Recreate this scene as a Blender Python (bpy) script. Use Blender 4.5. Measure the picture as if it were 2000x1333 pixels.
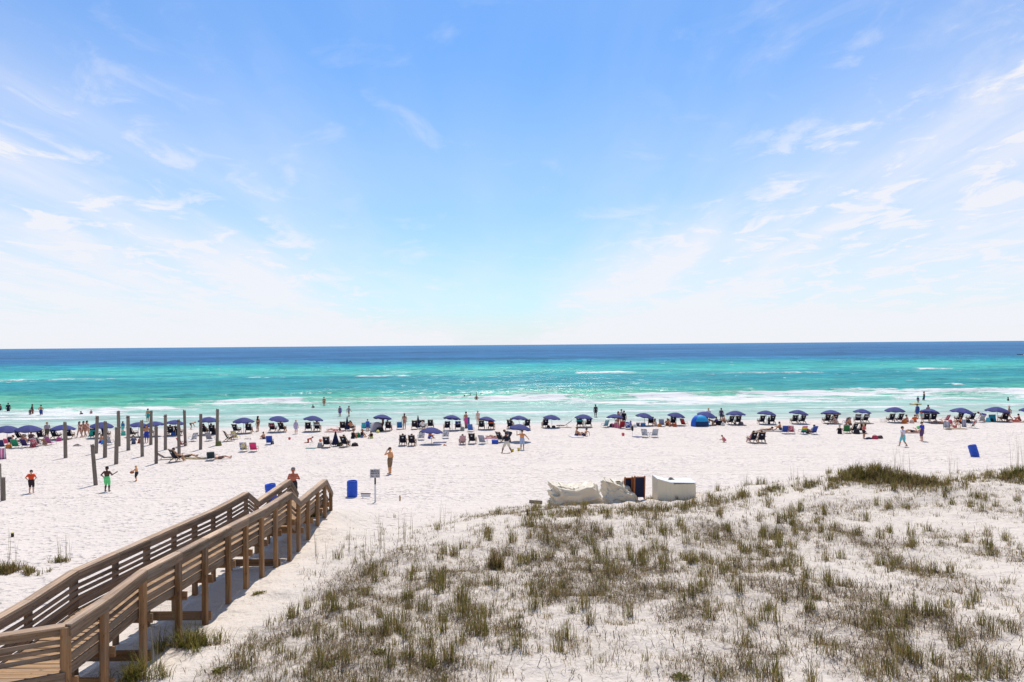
import bpy, math, random
import numpy as np
from mathutils import Vector, Matrix
R = math.radians
random.seed(7)
for o in list(bpy.data.objects): bpy.data.objects.remove(o)
SC = bpy.context.scene
COL = SC.collection

# ------------------------------------------------------------------ camera
CAM_H = 9.0
cam_d = bpy.data.cameras.new('camera'); cam = bpy.data.objects.new('camera', cam_d); COL.objects.link(cam)
cam_d.sensor_width = 36.0; cam_d.lens = 24.0
cam_d.clip_start = 0.1; cam_d.clip_end = 200000
CAM_M = Matrix.Translation((0, 0, CAM_H)) @ Matrix.Rotation(R(90 + 0.32), 4, 'X') @ Matrix.Rotation(R(-0.458), 4, 'Z')
cam.matrix_world = CAM_M
SC.camera = cam
SC.render.resolution_x = 1024; SC.render.resolution_y = 682

# ------------------------------------------------------------------ sun, sky, exposure
SUN_EL, SUN_AZ = 64.0, 2.0          # the sun stands over the sea, almost dead ahead
sd = bpy.data.lights.new('sun', 'SUN'); so = bpy.data.objects.new('sun', sd); COL.objects.link(so)
sd.energy = 5.0; sd.angle = R(0.53); sd.color = (1.0, 0.945, 0.88)
sun_dir = Vector((math.sin(R(SUN_AZ)) * math.cos(R(SUN_EL)), math.cos(R(SUN_AZ)) * math.cos(R(SUN_EL)), math.sin(R(SUN_EL))))
so.rotation_euler = sun_dir.to_track_quat('Z', 'Y').to_euler()
so.location = sun_dir * 100
SC.view_settings.view_transform = 'Standard'; SC.view_settings.look = 'None'
SC.view_settings.exposure = 0.0; SC.view_settings.gamma = 1.0
SC.view_settings.use_curve_mapping = False

class NT:
    """short-hand for building node trees"""
    def __init__(s, tree): s.t = tree; s.n = tree.nodes; s.l = tree.links
    def add(s, typ, ins=None, **kw):
        nd = s.n.new(typ)
        for k, v in kw.items(): setattr(nd, k, v)
        for k, v in (ins or {}).items():
            if isinstance(v, bpy.types.NodeSocket): s.l.new(v, nd.inputs[k])
            else: nd.inputs[k].default_value = v
        return nd
    def math(s, op, a, b=None, clamp=False):
        nd = s.n.new('ShaderNodeMath'); nd.operation = op; nd.use_clamp = clamp
        for i, v in enumerate((a, b)):
            if v is None: continue
            if isinstance(v, bpy.types.NodeSocket): s.l.new(v, nd.inputs[i])
            else: nd.inputs[i].default_value = v
        return nd.outputs[0]
    def mix(s, f, a, b, typ='MIX'):
        nd = s.n.new('ShaderNodeMix'); nd.data_type = 'RGBA'; nd.blend_type = typ
        for k, v in ((0, f), (6, a), (7, b)):
            if isinstance(v, bpy.types.NodeSocket): s.l.new(v, nd.inputs[k])
            elif k == 0: nd.inputs[0].default_value = v
            else: nd.inputs[k].default_value = tuple(v) + ((1,) if len(v) == 3 else ())
        return nd.outputs[2]
    def ramp(s, f, stops, interp='LINEAR'):
        nd = s.n.new('ShaderNodeValToRGB'); s.l.new(f, nd.inputs[0]); cr = nd.color_ramp; cr.interpolation = interp
        while len(cr.elements) < len(stops): cr.elements.new(0.5)
        for e, (p, c) in zip(cr.elements, stops):
            e.position = p; e.color = (c, c, c, 1) if not hasattr(c, '__len__') else (*c, 1)
        return nd.outputs[0]
    def noise(s, vec, scale, detail=3, rough=0.55, dist=0.0):
        return s.add('ShaderNodeTexNoise', {'Vector': vec, 'Scale': scale, 'Detail': detail, 'Roughness': rough, 'Distortion': dist}).outputs[0]
    def mapping(s, vec, scale=(1, 1, 1), loc=(0, 0, 0), rot=(0, 0, 0)):
        return s.add('ShaderNodeMapping', {'Vector': vec, 'Scale': scale, 'Location': loc, 'Rotation': rot}).outputs[0]

wd = bpy.data.worlds.new('World'); SC.world = wd; wd.use_nodes = True
w = NT(wd.node_tree); w.n.clear()
sky = w.add('ShaderNodeTexSky', sky_type='NISHITA', sun_disc=False, sun_elevation=R(SUN_EL), sun_rotation=R(SUN_AZ),
            altitude=0.0, air_density=1.0, dust_density=0.6, ozone_density=2.2)
tc = w.add('ShaderNodeTexCoord').outputs['Generated']
sx = w.add('ShaderNodeSeparateXYZ', {0: tc})
zz = w.math('ADD', w.math('MAXIMUM', sx.outputs[2], 0.0), 0.10)
cx = w.math('DIVIDE', sx.outputs[0], zz); cy = w.math('DIVIDE', sx.outputs[1], zz)
pl = w.add('ShaderNodeCombineXYZ', {0: cx, 1: cy, 2: 0.0}).outputs[0]
# cirrus layer: long streaks running out to sea, seen in perspective, with a clear lane in the middle
st = w.noise(w.mapping(pl, (1.25, 0.22, 1), (3.1, 0.7, 0), (0, 0, R(-5))), 1.6, 5, 0.55, 0.35)
st = w.ramp(st, [(0.36, 0.0), (0.80, 1.0)], 'EASE')
big = w.noise(w.mapping(pl, (0.5, 0.16, 1), (7.7, 2.2, 0)), 1.0, 2, 0.5)
lane = w.math('ABSOLUTE', w.math('ADD', w.math('ADD', cx, 0.30), w.math('MULTIPLY', w.math('SUBTRACT', big, 0.5), 1.2)))
bank = w.ramp(w.math('ADD', w.math('MULTIPLY', lane, 0.40), w.math('MULTIPLY', big, 0.5)), [(0.30, 0.0), (1.1, 1.0)], 'EASE')
puff = w.noise(w.mapping(pl, (1.5, 1.0, 1), (1.3, 4.4, 0), (0, 0, R(14))), 2.6, 7, 0.62, 0.6)
puff = w.ramp(puff, [(0.50, 0.0), (0.68, 1.0)], 'EASE')
cl = w.math('ADD', w.math('MULTIPLY', st, w.math('ADD', w.math('MULTIPLY', bank, 0.40), 0.10)),
            w.math('MULTIPLY', bank, w.math('ADD', w.math('MULTIPLY', puff, 0.62), 0.27)))
low = w.ramp(sx.outputs[2], [(0.0, 0.80), (0.06, 0.54), (0.20, 0.29), (0.42, 0.09), (0.75, 0.0)], 'EASE')
blot = w.noise(w.mapping(pl, (0.55, 0.30, 1), (11.3, 5.1, 0), (0, 0, R(22))), 1.3, 4, 0.6, 0.8)
low = w.math('MULTIPLY', low, w.math('ADD', 0.72, w.math('MULTIPLY', blot, 0.56)))
sc = w.noise(w.mapping(pl, (1.1, 0.8, 1), (5.2, 9.1, 0), (0, 0, R(-12))), 2.2, 7, 0.6, 0.5)
sc = w.math('MULTIPLY', w.ramp(sc, [(0.56, 0.0), (0.78, 1.0)], 'EASE'), 0.24)
cl = w.math('ADD', w.math('ADD', w.math('MULTIPLY', cl, 0.85), sc), low, clamp=True)
hs = w.add('ShaderNodeHueSaturation', {'Saturation': 1.22, 'Value': 1.0, 'Color': sky.outputs[0]}).outputs[0]
hs = w.mix(1.0, hs, (0.71, 1.29, 1.65), 'MULTIPLY')
colr = w.mix(w.math('MINIMUM', cl, 0.95), hs, (9.0, 9.05, 9.6))
bg = w.add('ShaderNodeBackground', {'Color': colr, 'Strength': 0.10})
out = w.add('ShaderNodeOutputWorld'); w.l.new(bg.outputs[0], out.inputs[0])

# ------------------------------------------------------------------ small helpers
def lin(c):
    return tuple(((v / 255) / 12.92 if v / 255 <= 0.04045 else ((v / 255 + 0.055) / 1.055) ** 2.4) for v in c)
_M = {}
def mat(name, rgb, rough=0.7, vary=0.15, scale=6.0, spec=0.3, bump=0.0, metal=0.0, srgb=True, gain=0.80, trans=0.0):
    """plain procedural material: noise-broken colour with optional bump"""
    key = (name, tuple(rgb), rough, vary, scale, trans)
    if key in _M: return _M[key]
    m = bpy.data.materials.new(name); m.use_nodes = True; t = NT(m.node_tree)
    b = t.n['Principled BSDF']
    c = tuple(v * gain for v in lin(rgb)) if srgb else tuple(rgb)
    co = t.add('ShaderNodeTexCoord').outputs['Object']
    nz = t.noise(co, scale, 4, 0.6)
    oi = t.add('ShaderNodeObjectInfo').outputs['Random']
    f = t.math('ADD', t.math('MULTIPLY', nz, 0.75), t.math('MULTIPLY', oi, 0.25))
    cc = t.mix(f, tuple(v * (1 - vary) for v in c), tuple(min(1, v * (1 + vary)) for v in c))
    t.l.new(cc, b.inputs['Base Color'])
    b.inputs['Roughness'].default_value = rough; b.inputs['Specular IOR Level'].default_value = spec
    b.inputs['Metallic'].default_value = metal
    if bump:
        bn = t.add('ShaderNodeBump', {'Strength': bump, 'Distance': 0.02, 'Height': nz}); t.l.new(bn.outputs[0], b.inputs['Normal'])
    if trans:
        tr = t.add('ShaderNodeBsdfTranslucent', {'Color': cc}); mx = t.add('ShaderNodeMixShader', {0: trans, 1: b.outputs[0], 2: tr.outputs[0]})
        t.l.new(mx.outputs[0], t.n['Material Output'].inputs[0])
    _M[key] = m
    return m
def striped(name, cols, n=8, axis=0, rough=0.8):
    """woven fabric with stripes across one local axis"""
    key = (name, tuple(cols), n, axis)
    if key in _M: return _M[key]
    m = bpy.data.materials.new(name); m.use_nodes = True; t = NT(m.node_tree); b = t.n['Principled BSDF']
    co = t.add('ShaderNodeTexCoord').outputs['Generated']; s = t.add('ShaderNodeSeparateXYZ', {0: co})
    f = t.math('FRACT', t.math('MULTIPLY', s.outputs[axis], n / len(cols)))
    stops = [(i / len(cols), tuple(v * 0.8 for v in lin(c))) for i, c in enumerate(cols)]
    t.l.new(t.ramp(f, stops, 'CONSTANT'), b.inputs['Base Color']); b.inputs['Roughness'].default_value = rough
    b.inputs['Specular IOR Level'].default_value = 0.2
    _M[key] = m
    return m
def printed(name, cols, scale=9.0):
    """fabric with a blotchy print of a few colours"""
    key = (name, tuple(cols), scale)
    if key in _M: return _M[key]
    m = bpy.data.materials.new(name); m.use_nodes = True; t = NT(m.node_tree); b = t.n['Principled BSDF']
    co = t.add('ShaderNodeTexCoord').outputs['Object']
    v = t.add('ShaderNodeTexVoronoi', {'Vector': co, 'Scale': scale}); s = t.add('ShaderNodeSeparateXYZ', {0: v.outputs['Color']})
    stops = [(i / len(cols), tuple(q * 0.8 for q in lin(c))) for i, c in enumerate(cols)]
    t.l.new(t.ramp(s.outputs[0], stops, 'CONSTANT'), b.inputs['Base Color']); b.inputs['Roughness'].default_value = 0.85
    _M[key] = m
    return m

class MB:
    """collects verts and faces, then links them as ONE mesh object"""
    def __init__(s): s.v = []; s.f = []
    def add(s, vs, fs):
        k = len(s.v); s.v += [tuple(p) for p in vs]; s.f += [tuple(i + k for i in f) for f in fs]; return s
    def box(s, c, d, M=None):
        M = M or Matrix.Identity(3)
        vs = [Vector(c) + M @ Vector((x * d[0] / 2, y * d[1] / 2, z * d[2] / 2)) for z in (-1, 1) for y in (-1, 1) for x in (-1, 1)]
        return s.add(vs, [(0, 2, 3, 1), (4, 5, 7, 6), (0, 1, 5, 4), (2, 6, 7, 3), (0, 4, 6, 2), (1, 3, 7, 5)])
    def bar(s, a, b, wd, ht, up=(0, 0, 1)):
        a, b = Vector(a), Vector(b); d = (b - a); L = d.length; d = d / L
        u = Vector(up); r = d.cross(u)
        if r.length < 1e-3: r = d.cross(Vector((0, 1, 0)))
        r.normalize(); u = r.cross(d)
        M = Matrix((r, d, u)).transposed()
        return s.box((a + b) / 2, (wd, L, ht), M)
    def tube(s, pts, rad, n=6, cap=True):
        pts = [Vector(p) for p in pts]; rad = rad if hasattr(rad, '__len__') else [rad] * len(pts)
        vs = []; fs = []
        for i, p in enumerate(pts):
            d = (pts[min(i + 1, len(pts) - 1)] - pts[max(i - 1, 0)]).normalized()
            r = d.cross(Vector((0.31, 0.17, 0.93)))
            if r.length < 0.05: r = d.cross(Vector((1, 0, 0)))
            r.normalize(); u = r.cross(d)
            vs += [p + (r * math.cos(2 * math.pi * k / n) + u * math.sin(2 * math.pi * k / n)) * rad[i] for k in range(n)]
        for i in range(len(pts) - 1):
            for k in range(n): fs.append((i * n + k, i * n + (k + 1) % n, (i + 1) * n + (k + 1) % n, (i + 1) * n + k))
        if cap: fs += [tuple(range(n))[::-1], tuple(range((len(pts) - 1) * n, len(pts) * n))]
        return s.add(vs, fs)
    def lathe(s, prof, n=16, c=(0, 0, 0)):
        vs = []; fs = []
        for r, z in prof: vs += [(c[0] + r * math.cos(2 * math.pi * k / n), c[1] + r * math.sin(2 * math.pi * k / n), c[2] + z) for k in range(n)]
        for i in range(len(prof) - 1):
            for k in range(n): fs.append((i * n + k, i * n + (k + 1) % n, (i + 1) * n + (k + 1) % n, (i + 1) * n + k))
        return s.add(vs, fs)
    def ball(s, c, r, n=8, sq=(1, 1, 1)):
        prof = [(max(1e-4, math.sin(math.pi * i / n)), -math.cos(math.pi * i / n)) for i in range(n + 1)]
        t = MB().lathe(prof, n + 2)
        return s.add([(c[0] + x * r * sq[0], c[1] + y * r * sq[1], c[2] + z * r * sq[2]) for x, y, z in t.v], t.f)
    def sheet(s, fn, nu, nv, thick=0.0):
        vs = [fn(i / nu, j / nv) for j in range(nv + 1) for i in range(nu + 1)]
        fs = [(j * (nu + 1) + i, j * (nu + 1) + i + 1, (j + 1) * (nu + 1) + i + 1, (j + 1) * (nu + 1) + i) for j in range(nv) for i in range(nu)]
        return s.add(vs, fs)
    def mesh(s, name, smooth=False):
        me = bpy.data.meshes.new(name); me.from_pydata(s.v, [], s.f); me.update()
        if smooth: me.polygons.foreach_set('use_smooth', [True] * len(me.polygons))
        return me
    def build(s, name, m, parent=None, smooth=False, loc=None):
        o = bpy.data.objects.new(name, s.mesh(name, smooth)); COL.objects.link(o)
        if m: o.data.materials.append(m)
        if parent: o.parent = parent
        if loc: o.location = loc
        return o
_LAB = {}
def tag(o, label=None, cat=None, group=None, kind=None):
    if label: o['label'] = label; _LAB.setdefault(label, []).append(o.name)
    if cat: o['category'] = cat
    if group: o['group'] = group
    if kind: o['kind'] = kind
    return o
def empty(name, loc=(0, 0, 0), rz=0.0, scale=1.0):
    o = bpy.data.objects.new(name, None); COL.objects.link(o); o.location = loc; o.rotation_euler = (0, 0, R(rz)); o.scale = (scale,) * 3
    o.empty_display_size = 0.1
    return o
def copy_tree(o, parent=None):
    c = o.copy(); COL.objects.link(c); c.parent = parent
    for ch in list(o.children): copy_tree(ch, c)
    return c
# lattice value noise for terrain and waves
_rs = np.random.RandomState(11); _TAB = _rs.rand(257, 257)
def vnoise(x, y, seed=0):
    x = np.asarray(x, float) + seed * 17.31; y = np.asarray(y, float) + seed * 9.77
    xi = np.floor(x).astype(int); yi = np.floor(y).astype(int); fx = x - xi; fy = y - yi
    fx = fx * fx * (3 - 2 * fx); fy = fy * fy * (3 - 2 * fy)
    g = lambda a, b: _TAB[a % 256, b % 256]
    return (g(xi, yi) * (1 - fx) + g(xi + 1, yi) * fx) * (1 - fy) + (g(xi, yi + 1) * (1 - fx) + g(xi + 1, yi + 1) * fx) * fy
def fbm(x, y, seed=0, oct=4):
    v = 0; a = 0.5
    for i in range(oct): v = v + a * vnoise(np.asarray(x) * 2 ** i, np.asarray(y) * 2 ** i, seed + i); a *= 0.5
    return v
def mesh_np(name, V, F, smooth=True):
    me = bpy.data.meshes.new(name)
    V = np.asarray(V, np.float32); F = np.asarray(F, np.int32); n = F.shape[1]
    me.vertices.add(len(V)); me.vertices.foreach_set('co', V.ravel())
    me.loops.add(F.size); me.loops.foreach_set('vertex_index', F.ravel())
    me.polygons.add(len(F)); me.polygons.foreach_set('loop_start', np.arange(0, F.size, n, dtype=np.int32))
    me.polygons.foreach_set('loop_total', np.full(len(F), n, np.int32))
    me.update(calc_edges=True)
    if smooth: me.polygons.foreach_set('use_smooth', np.ones(len(F), bool))
    return me
def vcol(me, name, arr):
    a = me.attributes.new(name, 'FLOAT_COLOR', 'POINT'); c = np.ones((len(me.vertices), 4), np.float32)
    arr = np.asarray(arr)
    if arr.ndim == 1: c[:, :3] = arr[:, None]
    else: c[:, :3] = arr
    a.data.foreach_set('color', c.ravel())
def grid_faces(nr, nc):
    i = np.arange(nr - 1)[:, None] * nc + np.arange(nc - 1)[None, :]
    return np.stack([i, i + 1, i + nc + 1, i + nc], -1).reshape(-1, 4)
# ------------------------------------------------------------------ terrain
F = 1333.33
def ray(px, py):
    d = CAM_M.to_3x3() @ Vector(((px - 1000) / F, -(py - 666.5) / F, -1.0))
    return d / d.y
def shore(x): return 81.0 + 0.06 * x
WATER = -0.30
_bt = np.array([-400, -60, -25, -8, 0, 5, 12, 25, 36, 43, 50, 60, 140]); _bz = np.array([-8, -2.5, -1.3, -0.62, -0.30, -0.10, 0.0, 0.12, 0.32, 0.52, 0.85, 1.05, 1.1])
def base_z(x, y): return np.interp(shore(np.clip(x, -70, 70)) - y, _bt, _bz)
def cp(px, py, z):
    d = ray(px, py); t = (z - CAM_H) / d.z
    return (d.x * t, t, z)
CP = [cp(*a) for a in [
    (450, 1333, 2.45), (700, 1333, 2.9), (1000, 1333, 3.0), (1400, 1333, 3.1), (1800, 1333, 3.2), (2000, 1333, 3.2), (2000, 1240, 3.1),
    (600, 1200, 2.5), (800, 1200, 2.75), (1000, 1200, 2.9), (1500, 1200, 2.9), (1250, 1200, 2.9), (2000, 1150, 2.9), (1750, 1130, 2.8),
    (620, 1095, 2.10), (700, 1085, 2.25), (800, 1060, 2.45), (900, 1030, 2.45), (1000, 1005, 2.4), (1120, 996, 2.25), (1250, 990, 2.2), (1420, 965, 2.4),
    (1540, 945, 2.5), (1620, 930, 2.75), (1720, 918, 2.95), (1850, 930, 2.7), (2000, 918, 2.9), (1000, 1100, 2.6), (1250, 1080, 2.5), (1500, 1080, 2.5),
    (1900, 1050, 2.6), (1700, 980, 2.5), (1125, 984, 0.85), (1315, 976, 0.9), (1220, 978, 0.87), (733, 981, 0.6), (688, 971, 0.62),
    (800, 985, 0.75), (900, 978, 0.75), (1046, 984, 0.85), (700, 1030, 1.45)]]
CP += [(-7.8, 12, 2.35), (-7.7, 14.4, 2.3), (-7.6, 17.3, 2.15), (-7.6, 21.7, 1.95), (-7.5, 24, 1.95), (-7.6, 27.4, 2.08), (-7.7, 29, 2.05), (-7.6, 31.5, 1.45),
       (-9.3, 12, 2.1), (-9.4, 15, 2.05), (-9.5, 19, 1.95), (-9.5, 23, 1.88), (-9.4, 27, 1.80), (-9.4, 30, 1.5), (-12, 14, 1.6), (-13, 20, 1.40), (-13, 28, 1.15),
       (-18, 18, 1.2), (-21, 21.5, 1.7), (-24, 20, 1.7), (-19, 26, 0.95), (-28, 30, 0.9), (-40, 25, 1.0), (-20, 35, 0.7), (-10, 36, 0.75), (-10, 45, 0.42),
       (-3, 42, 0.52), (5, 42, 0.55), (12, 42, 0.6), (20, 42, 0.62), (30, 44, 0.62), (17, 37.5, 1.2), (25, 37.5, 1.3), (12, 38, 0.85), (-30, 45, 0.4), (0, 52, 0.3), (40, 42, 0.8), (40, 33, 2.6), (40, 20, 3.2), (20, 8, 3.4), (0, 4, 3.1), (0, -10, 3.0),
       (-8, 4, 2.4), (-16, 5, 1.5), (-30, 5, 1.2), (-40, -10, 1.2), (30, -10, 3.2), (-30, 58, 0.2), (25, 55, 0.3), (-55, 45, 0.4), (60, 50, 0.5), (60, 30, 2.2)]
CP = np.array(CP)
_res = CP[:, 2] - base_z(CP[:, 0], CP[:, 1])
_d = np.hypot(CP[:, None, 0] - CP[None, :, 0], CP[:, None, 1] - CP[None, :, 1])
_k = lambda d: np.sqrt(d * d + 0.8) * -1.0
_A = _k(_d); _W = np.linalg.solve(np.block([[_A + np.eye(len(CP)) * -0.02, np.ones((len(CP), 1))], [np.ones((1, len(CP))), np.zeros((1, 1))]]), np.append(_res, 0))
def smooth01(a, b, x): t = np.clip((np.asarray(x, float) - a) / (b - a), 0, 1); return t * t * (3 - 2 * t)
def dune_mask(x, y):
    """1 on the vegetated dune, 0 on open beach"""
    return smooth01(0.9, 1.7, ground_smooth(x, y)) * smooth01(-7.4, -5.0, x)
def ground_smooth(x, y):
    x = np.asarray(x, float); y = np.asarray(y, float); sh = np.broadcast(x, y).shape
    X = np.broadcast_to(x, sh).ravel(); Y = np.broadcast_to(y, sh).ravel(); out = np.empty(len(X))
    for i in range(0, len(X), 20000):
        xs, ys = X[i:i + 20000], Y[i:i + 20000]
        d = np.hypot(xs[:, None] - CP[None, :, 0], ys[:, None] - CP[None, :, 1])
        r = _k(d) @ _W[:-1] + _W[-1]
        fade = 1 - smooth01(50, 62, ys); fade = fade * (1 - smooth01(-8, -30, ys) * 0)
        out[i:i + 20000] = base_z(xs, ys) + np.clip(r, -1.2, 3.5) * fade
    return out.reshape(sh)
def ground(x, y):
    z = ground_smooth(x, y)
    dn = smooth01(0.9, 1.9, z)
    near = 1 - smooth01(60, 75, y)
    z = z + dn * ((fbm(np.asarray(x) * 0.55, np.asarray(y) * 0.55, 3, 3) - 0.44) * 0.42 + (fbm(np.asarray(x) * 2.1, np.asarray(y) * 2.1, 8, 3) - 0.44) * 0.17)
    z = z + near * (fbm(np.asarray(x) * 0.35, np.asarray(y) * 0.35, 21, 3) - 0.44) * 0.10
    return z
_ts = np.concatenate([np.linspace(5, 60, 700), np.linspace(60.1, 140, 500)])
def at(px, py, lift=0.0):
    """where the line of sight through a pixel of the photograph meets the sand"""
    d = ray(px, py); X = d.x * _ts; Y = _ts; Z = CAM_H + d.z * _ts
    g = ground(X, Y); b = np.nonzero(Z < g)[0]
    i = b[0] if len(b) else len(_ts) - 1
    t = _ts[i]
    if i > 0:
        a0 = Z[i - 1] - g[i - 1]; a1 = g[i] - Z[i]; t = _ts[i - 1] + (_ts[i] - _ts[i - 1]) * a0 / max(1e-6, a0 + a1)
    return Vector((d.x * t, t, float(ground(d.x * t, t)) + lift))
def at_water(px, py):
    d = ray(px, py); t = (WATER - CAM_H) / d.z
    return Vector((d.x * t, t, WATER))

# vegetation density, given as patches of the dune (pixel centre, pixel radii, strength)
PATCH = [(820, 1150, 130, 60, 1.5), (640, 1230, 120, 60, 1.3), (860, 1190, 200, 70, 1.2), (560, 1300, 130, 50, 1.3), (760, 1290, 160, 60, 1.3), (700, 1180, 100, 50, 1.0), (1000, 1120, 120, 45, 0.7), (860, 1120, 60, 40, 0.9),
         (1250, 1050, 160, 45, 1.0), (1300, 1100, 160, 50, 0.9), (1120, 1180, 150, 60, 0.9), (1450, 1080, 100, 40, 1.0), (1480, 1040, 90, 30, 0.7), (1600, 1040, 130, 25, 0.9), (1440, 1130, 100, 40, 1.0),
         (1560, 1150, 130, 40, 0.7), (1640, 1180, 90, 40, 0.9), (1460, 1200, 80, 45, 1.0), (1780, 1110, 90, 35, 0.7), (1900, 1150, 80, 40, 0.7), (1960, 1000, 60, 40, 0.6), (1880, 985, 60, 25, 0.7),
         (1240, 1260, 170, 50, 0.6), (1740, 1290, 120, 40, 0.9), (1450, 1310, 90, 40, 0.8), (1910, 1300, 90, 40, 0.7), (1600, 1260, 120, 40, 0.5), (1150, 1310, 160, 40, 0.5), (980, 1270, 120, 40, 0.7),
         (1700, 935, 60, 25, 1.6), (1780, 945, 70, 20, 1.4), (1860, 950, 50, 15, 0.7), (1980, 935, 50, 22, 0.8), (1080, 1000, 120, 15, 0.6), (1330, 985, 100, 22, 0.6), (720, 1110, 60, 40, 0.7),
         (480, 1310, 90, 40, 0.8), (1970, 1220, 60, 60, 0.5), (1820, 1220, 80, 50, 0.7), (1350, 1180, 80, 50, 0.8), (1230, 1140, 90, 40, 0.8), (880, 1300, 100, 40, 0.8), (1700, 1060, 130, 25, .7), (1850, 1060, 110, 30, .6), (1950, 1090, 70, 30, .7), (1900, 1230, 110, 45, .7), (1980, 1310, 60, 40, .6), (1650, 1090, 110, 30, .6), (1380, 1240, 110, 40, .7), (1540, 1300, 110, 40, .6), (1060, 1050, 90, 25, .6), (950, 1060, 80, 25, .6), (1800, 1180, 90, 35, .6), (1180, 1080, 90, 30, .7), (1700, 1230, 90, 40, .7), (1560, 1000, 120, 18, .5), (1760, 990, 120, 18, .6), (1950, 960, 70, 14, .6)]
_PW = []
for px, py, rx, ry, s in PATCH:
    c = at(px, min(py, 1330)); dx = abs(at(px + rx, min(py, 1330)).x - c.x) + 0.05
    up = at(px, min(py, 1330) - ry * 0.8); dy = min(abs(up.y - c.y) / 0.8, dx * 1.6, 4.0) + 0.15
    _PW.append((c.x, c.y, dx, dy, s))
def veg(x, y):
    v = np.zeros(np.broadcast(x, y).shape)
    for a, b, dx, dy, s in _PW: v = v + s * np.exp(-(((x - a) / dx) ** 2 + ((y - b) / dy) ** 2) * 1.2)
    return v * dune_mask(x, y)

# one sheet of sand from behind the camera to the sea bed
ys = np.concatenate([np.linspace(-60, 3, 12), 4.0 * (118 / 4.0) ** np.linspace(0, 1, 520)])
tt = np.linspace(-1, 1, 520)
GX = tt[None, :] * (np.maximum(ys, 6)[:, None] * 0.92 + 14); GY = np.broadcast_to(ys[:, None], GX.shape)
GZ = ground(GX, GY)
me = mesh_np('sand', np.stack([GX, GY, GZ], -1).reshape(-1, 3), grid_faces(*GX.shape))
litter = np.clip(veg(GX, GY) * 0.80 * (0.30 + 0.7 * smooth01(0.38, 0.58, fbm(GX * 0.7, GY * 0.7, 91, 3))) + dune_mask(GX, GY) * 0.08, 0, 1)
wet = 1 - smooth01(-1.0, 5.5, shore(GX) - GY + (fbm(GX * 0.12, GY * 0.12, 5, 3) - 0.44) * 5)
vcol(me, 'litter', litter.ravel()); vcol(me, 'wet', wet.ravel())
vcol(me, 'dune', smooth01(0.9, 1.8, GZ).ravel())
sand_m = bpy.data.materials.new('white_quartz_sand'); sand_m.use_nodes = True; t = NT(sand_m.node_tree); b = t.n['Principled BSDF']
co = t.add('ShaderNodeTexCoord').outputs['Object']
li = t.add('ShaderNodeAttribute', attribute_name='litter').outputs['Fac']; we = t.add('ShaderNodeAttribute', attribute_name='wet').outputs['Fac']; du = t.add('ShaderNodeAttribute', attribute_name='dune').outputs['Fac']
n1 = t.noise(co, 0.25, 5, 0.6); n2 = t.noise(co, 9.0, 4, 0.7); n3 = t.noise(co, 28.0, 3, 0.7); n4 = t.noise(co, 2.2, 5, 0.65)
c = t.mix(n1, (0.560, 0.488, 0.420), (0.622, 0.546, 0.480))
c = t.mix(t.math('MULTIPLY', du, 0.6), c, (0.565, 0.490, 0.405))
# dead leaves and thatch lying on the dune
lf = t.math('MULTIPLY', li, t.math('ADD', t.math('MULTIPLY', t.ramp(n2, [(0.40, 0.0), (0.66, 1.0)]), 0.8), t.math('MULTIPLY', t.ramp(n4, [(0.42, 0), (0.66, 1)]), 0.6)), clamp=True)
c = t.mix(t.math('MULTIPLY', lf, 0.85), c, (0.17, 0.125, 0.082))
c = t.mix(t.math('MULTIPLY', we, 0.55), c, (0.40, 0.36, 0.30))
t.l.new(c, b.inputs['Base Color'])
t.l.new(t.math('SUBTRACT', 0.95, t.math('MULTIPLY', we, 0.55)), b.inputs['Roughness']); b.inputs['Specular IOR Level'].default_value = 0.2
# footprints on the open beach: round dimples of two sizes
v1 = t.add('ShaderNodeTexVoronoi', {'Vector': t.mapping(co, (1, 1, 0.2)), 'Scale': 2.3, 'Randomness': 1.0}, feature='F1').outputs['Distance']
v2 = t.add('ShaderNodeTexVoronoi', {'Vector': t.mapping(co, (1, 1, 0.2), (3, 7, 0)), 'Scale': 3.9, 'Randomness': 1.0}, feature='F1').outputs['Distance']
dm = t.math('ADD', t.ramp(v1, [(0.10, 0.0), (0.42, 1.0)], 'EASE'), t.math('MULTIPLY', t.ramp(v2, [(0.10, 0.0), (0.40, 1.0)], 'EASE'), 0.6))
dm = t.math('MULTIPLY', dm, t.ramp(n1, [(0.36, 0.35), (0.62, 1.0)]))
msk = t.math('MULTIPLY', t.math('SUBTRACT', 1.0, we), t.math('SUBTRACT', 1.0, t.math('MULTIPLY', du, 0.75)))
hgt = t.math('ADD', t.math('MULTIPLY', t.math('MULTIPLY', dm, msk), 0.16), t.math('ADD', t.math('MULTIPLY', n4, 0.16), t.math('MULTIPLY', n2, 0.035)))
sp = t.add('ShaderNodeSeparateXYZ', {0: co}); wob = t.math('ADD', t.math('MULTIPLY', sp.outputs[0], -0.035), t.math('MULTIPLY', t.noise(t.mapping(co, (1, 0, 0)), 0.06, 2, 0.5), 5.0)); yy_ = t.math('ADD', sp.outputs[1], wob)
for c0 in (46.2, 47.9, 53.6, 55.3, 61.0, 41.5):        # wheel tracks of the beach buggy
    g_ = t.math('SUBTRACT', 1.0, t.math('MULTIPLY', t.math('ABSOLUTE', t.math('SUBTRACT', yy_, c0)), 5.0), clamp=True); hgt = t.math('SUBTRACT', hgt, t.math('MULTIPLY', g_, 0.09))
hgt = t.math('ADD', hgt, t.math('MULTIPLY', n3, 0.008))
bn = t.add('ShaderNodeBump', {'Strength': 0.9, 'Distance': 1.0, 'Height': hgt}); t.l.new(bn.outputs[0], b.inputs['Normal'])
me.materials.append(sand_m)
sand = bpy.data.objects.new('sand', me); COL.objects.link(sand); tag(sand, 'white sand beach rising to a low dune', 'sand', kind='structure')

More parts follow.
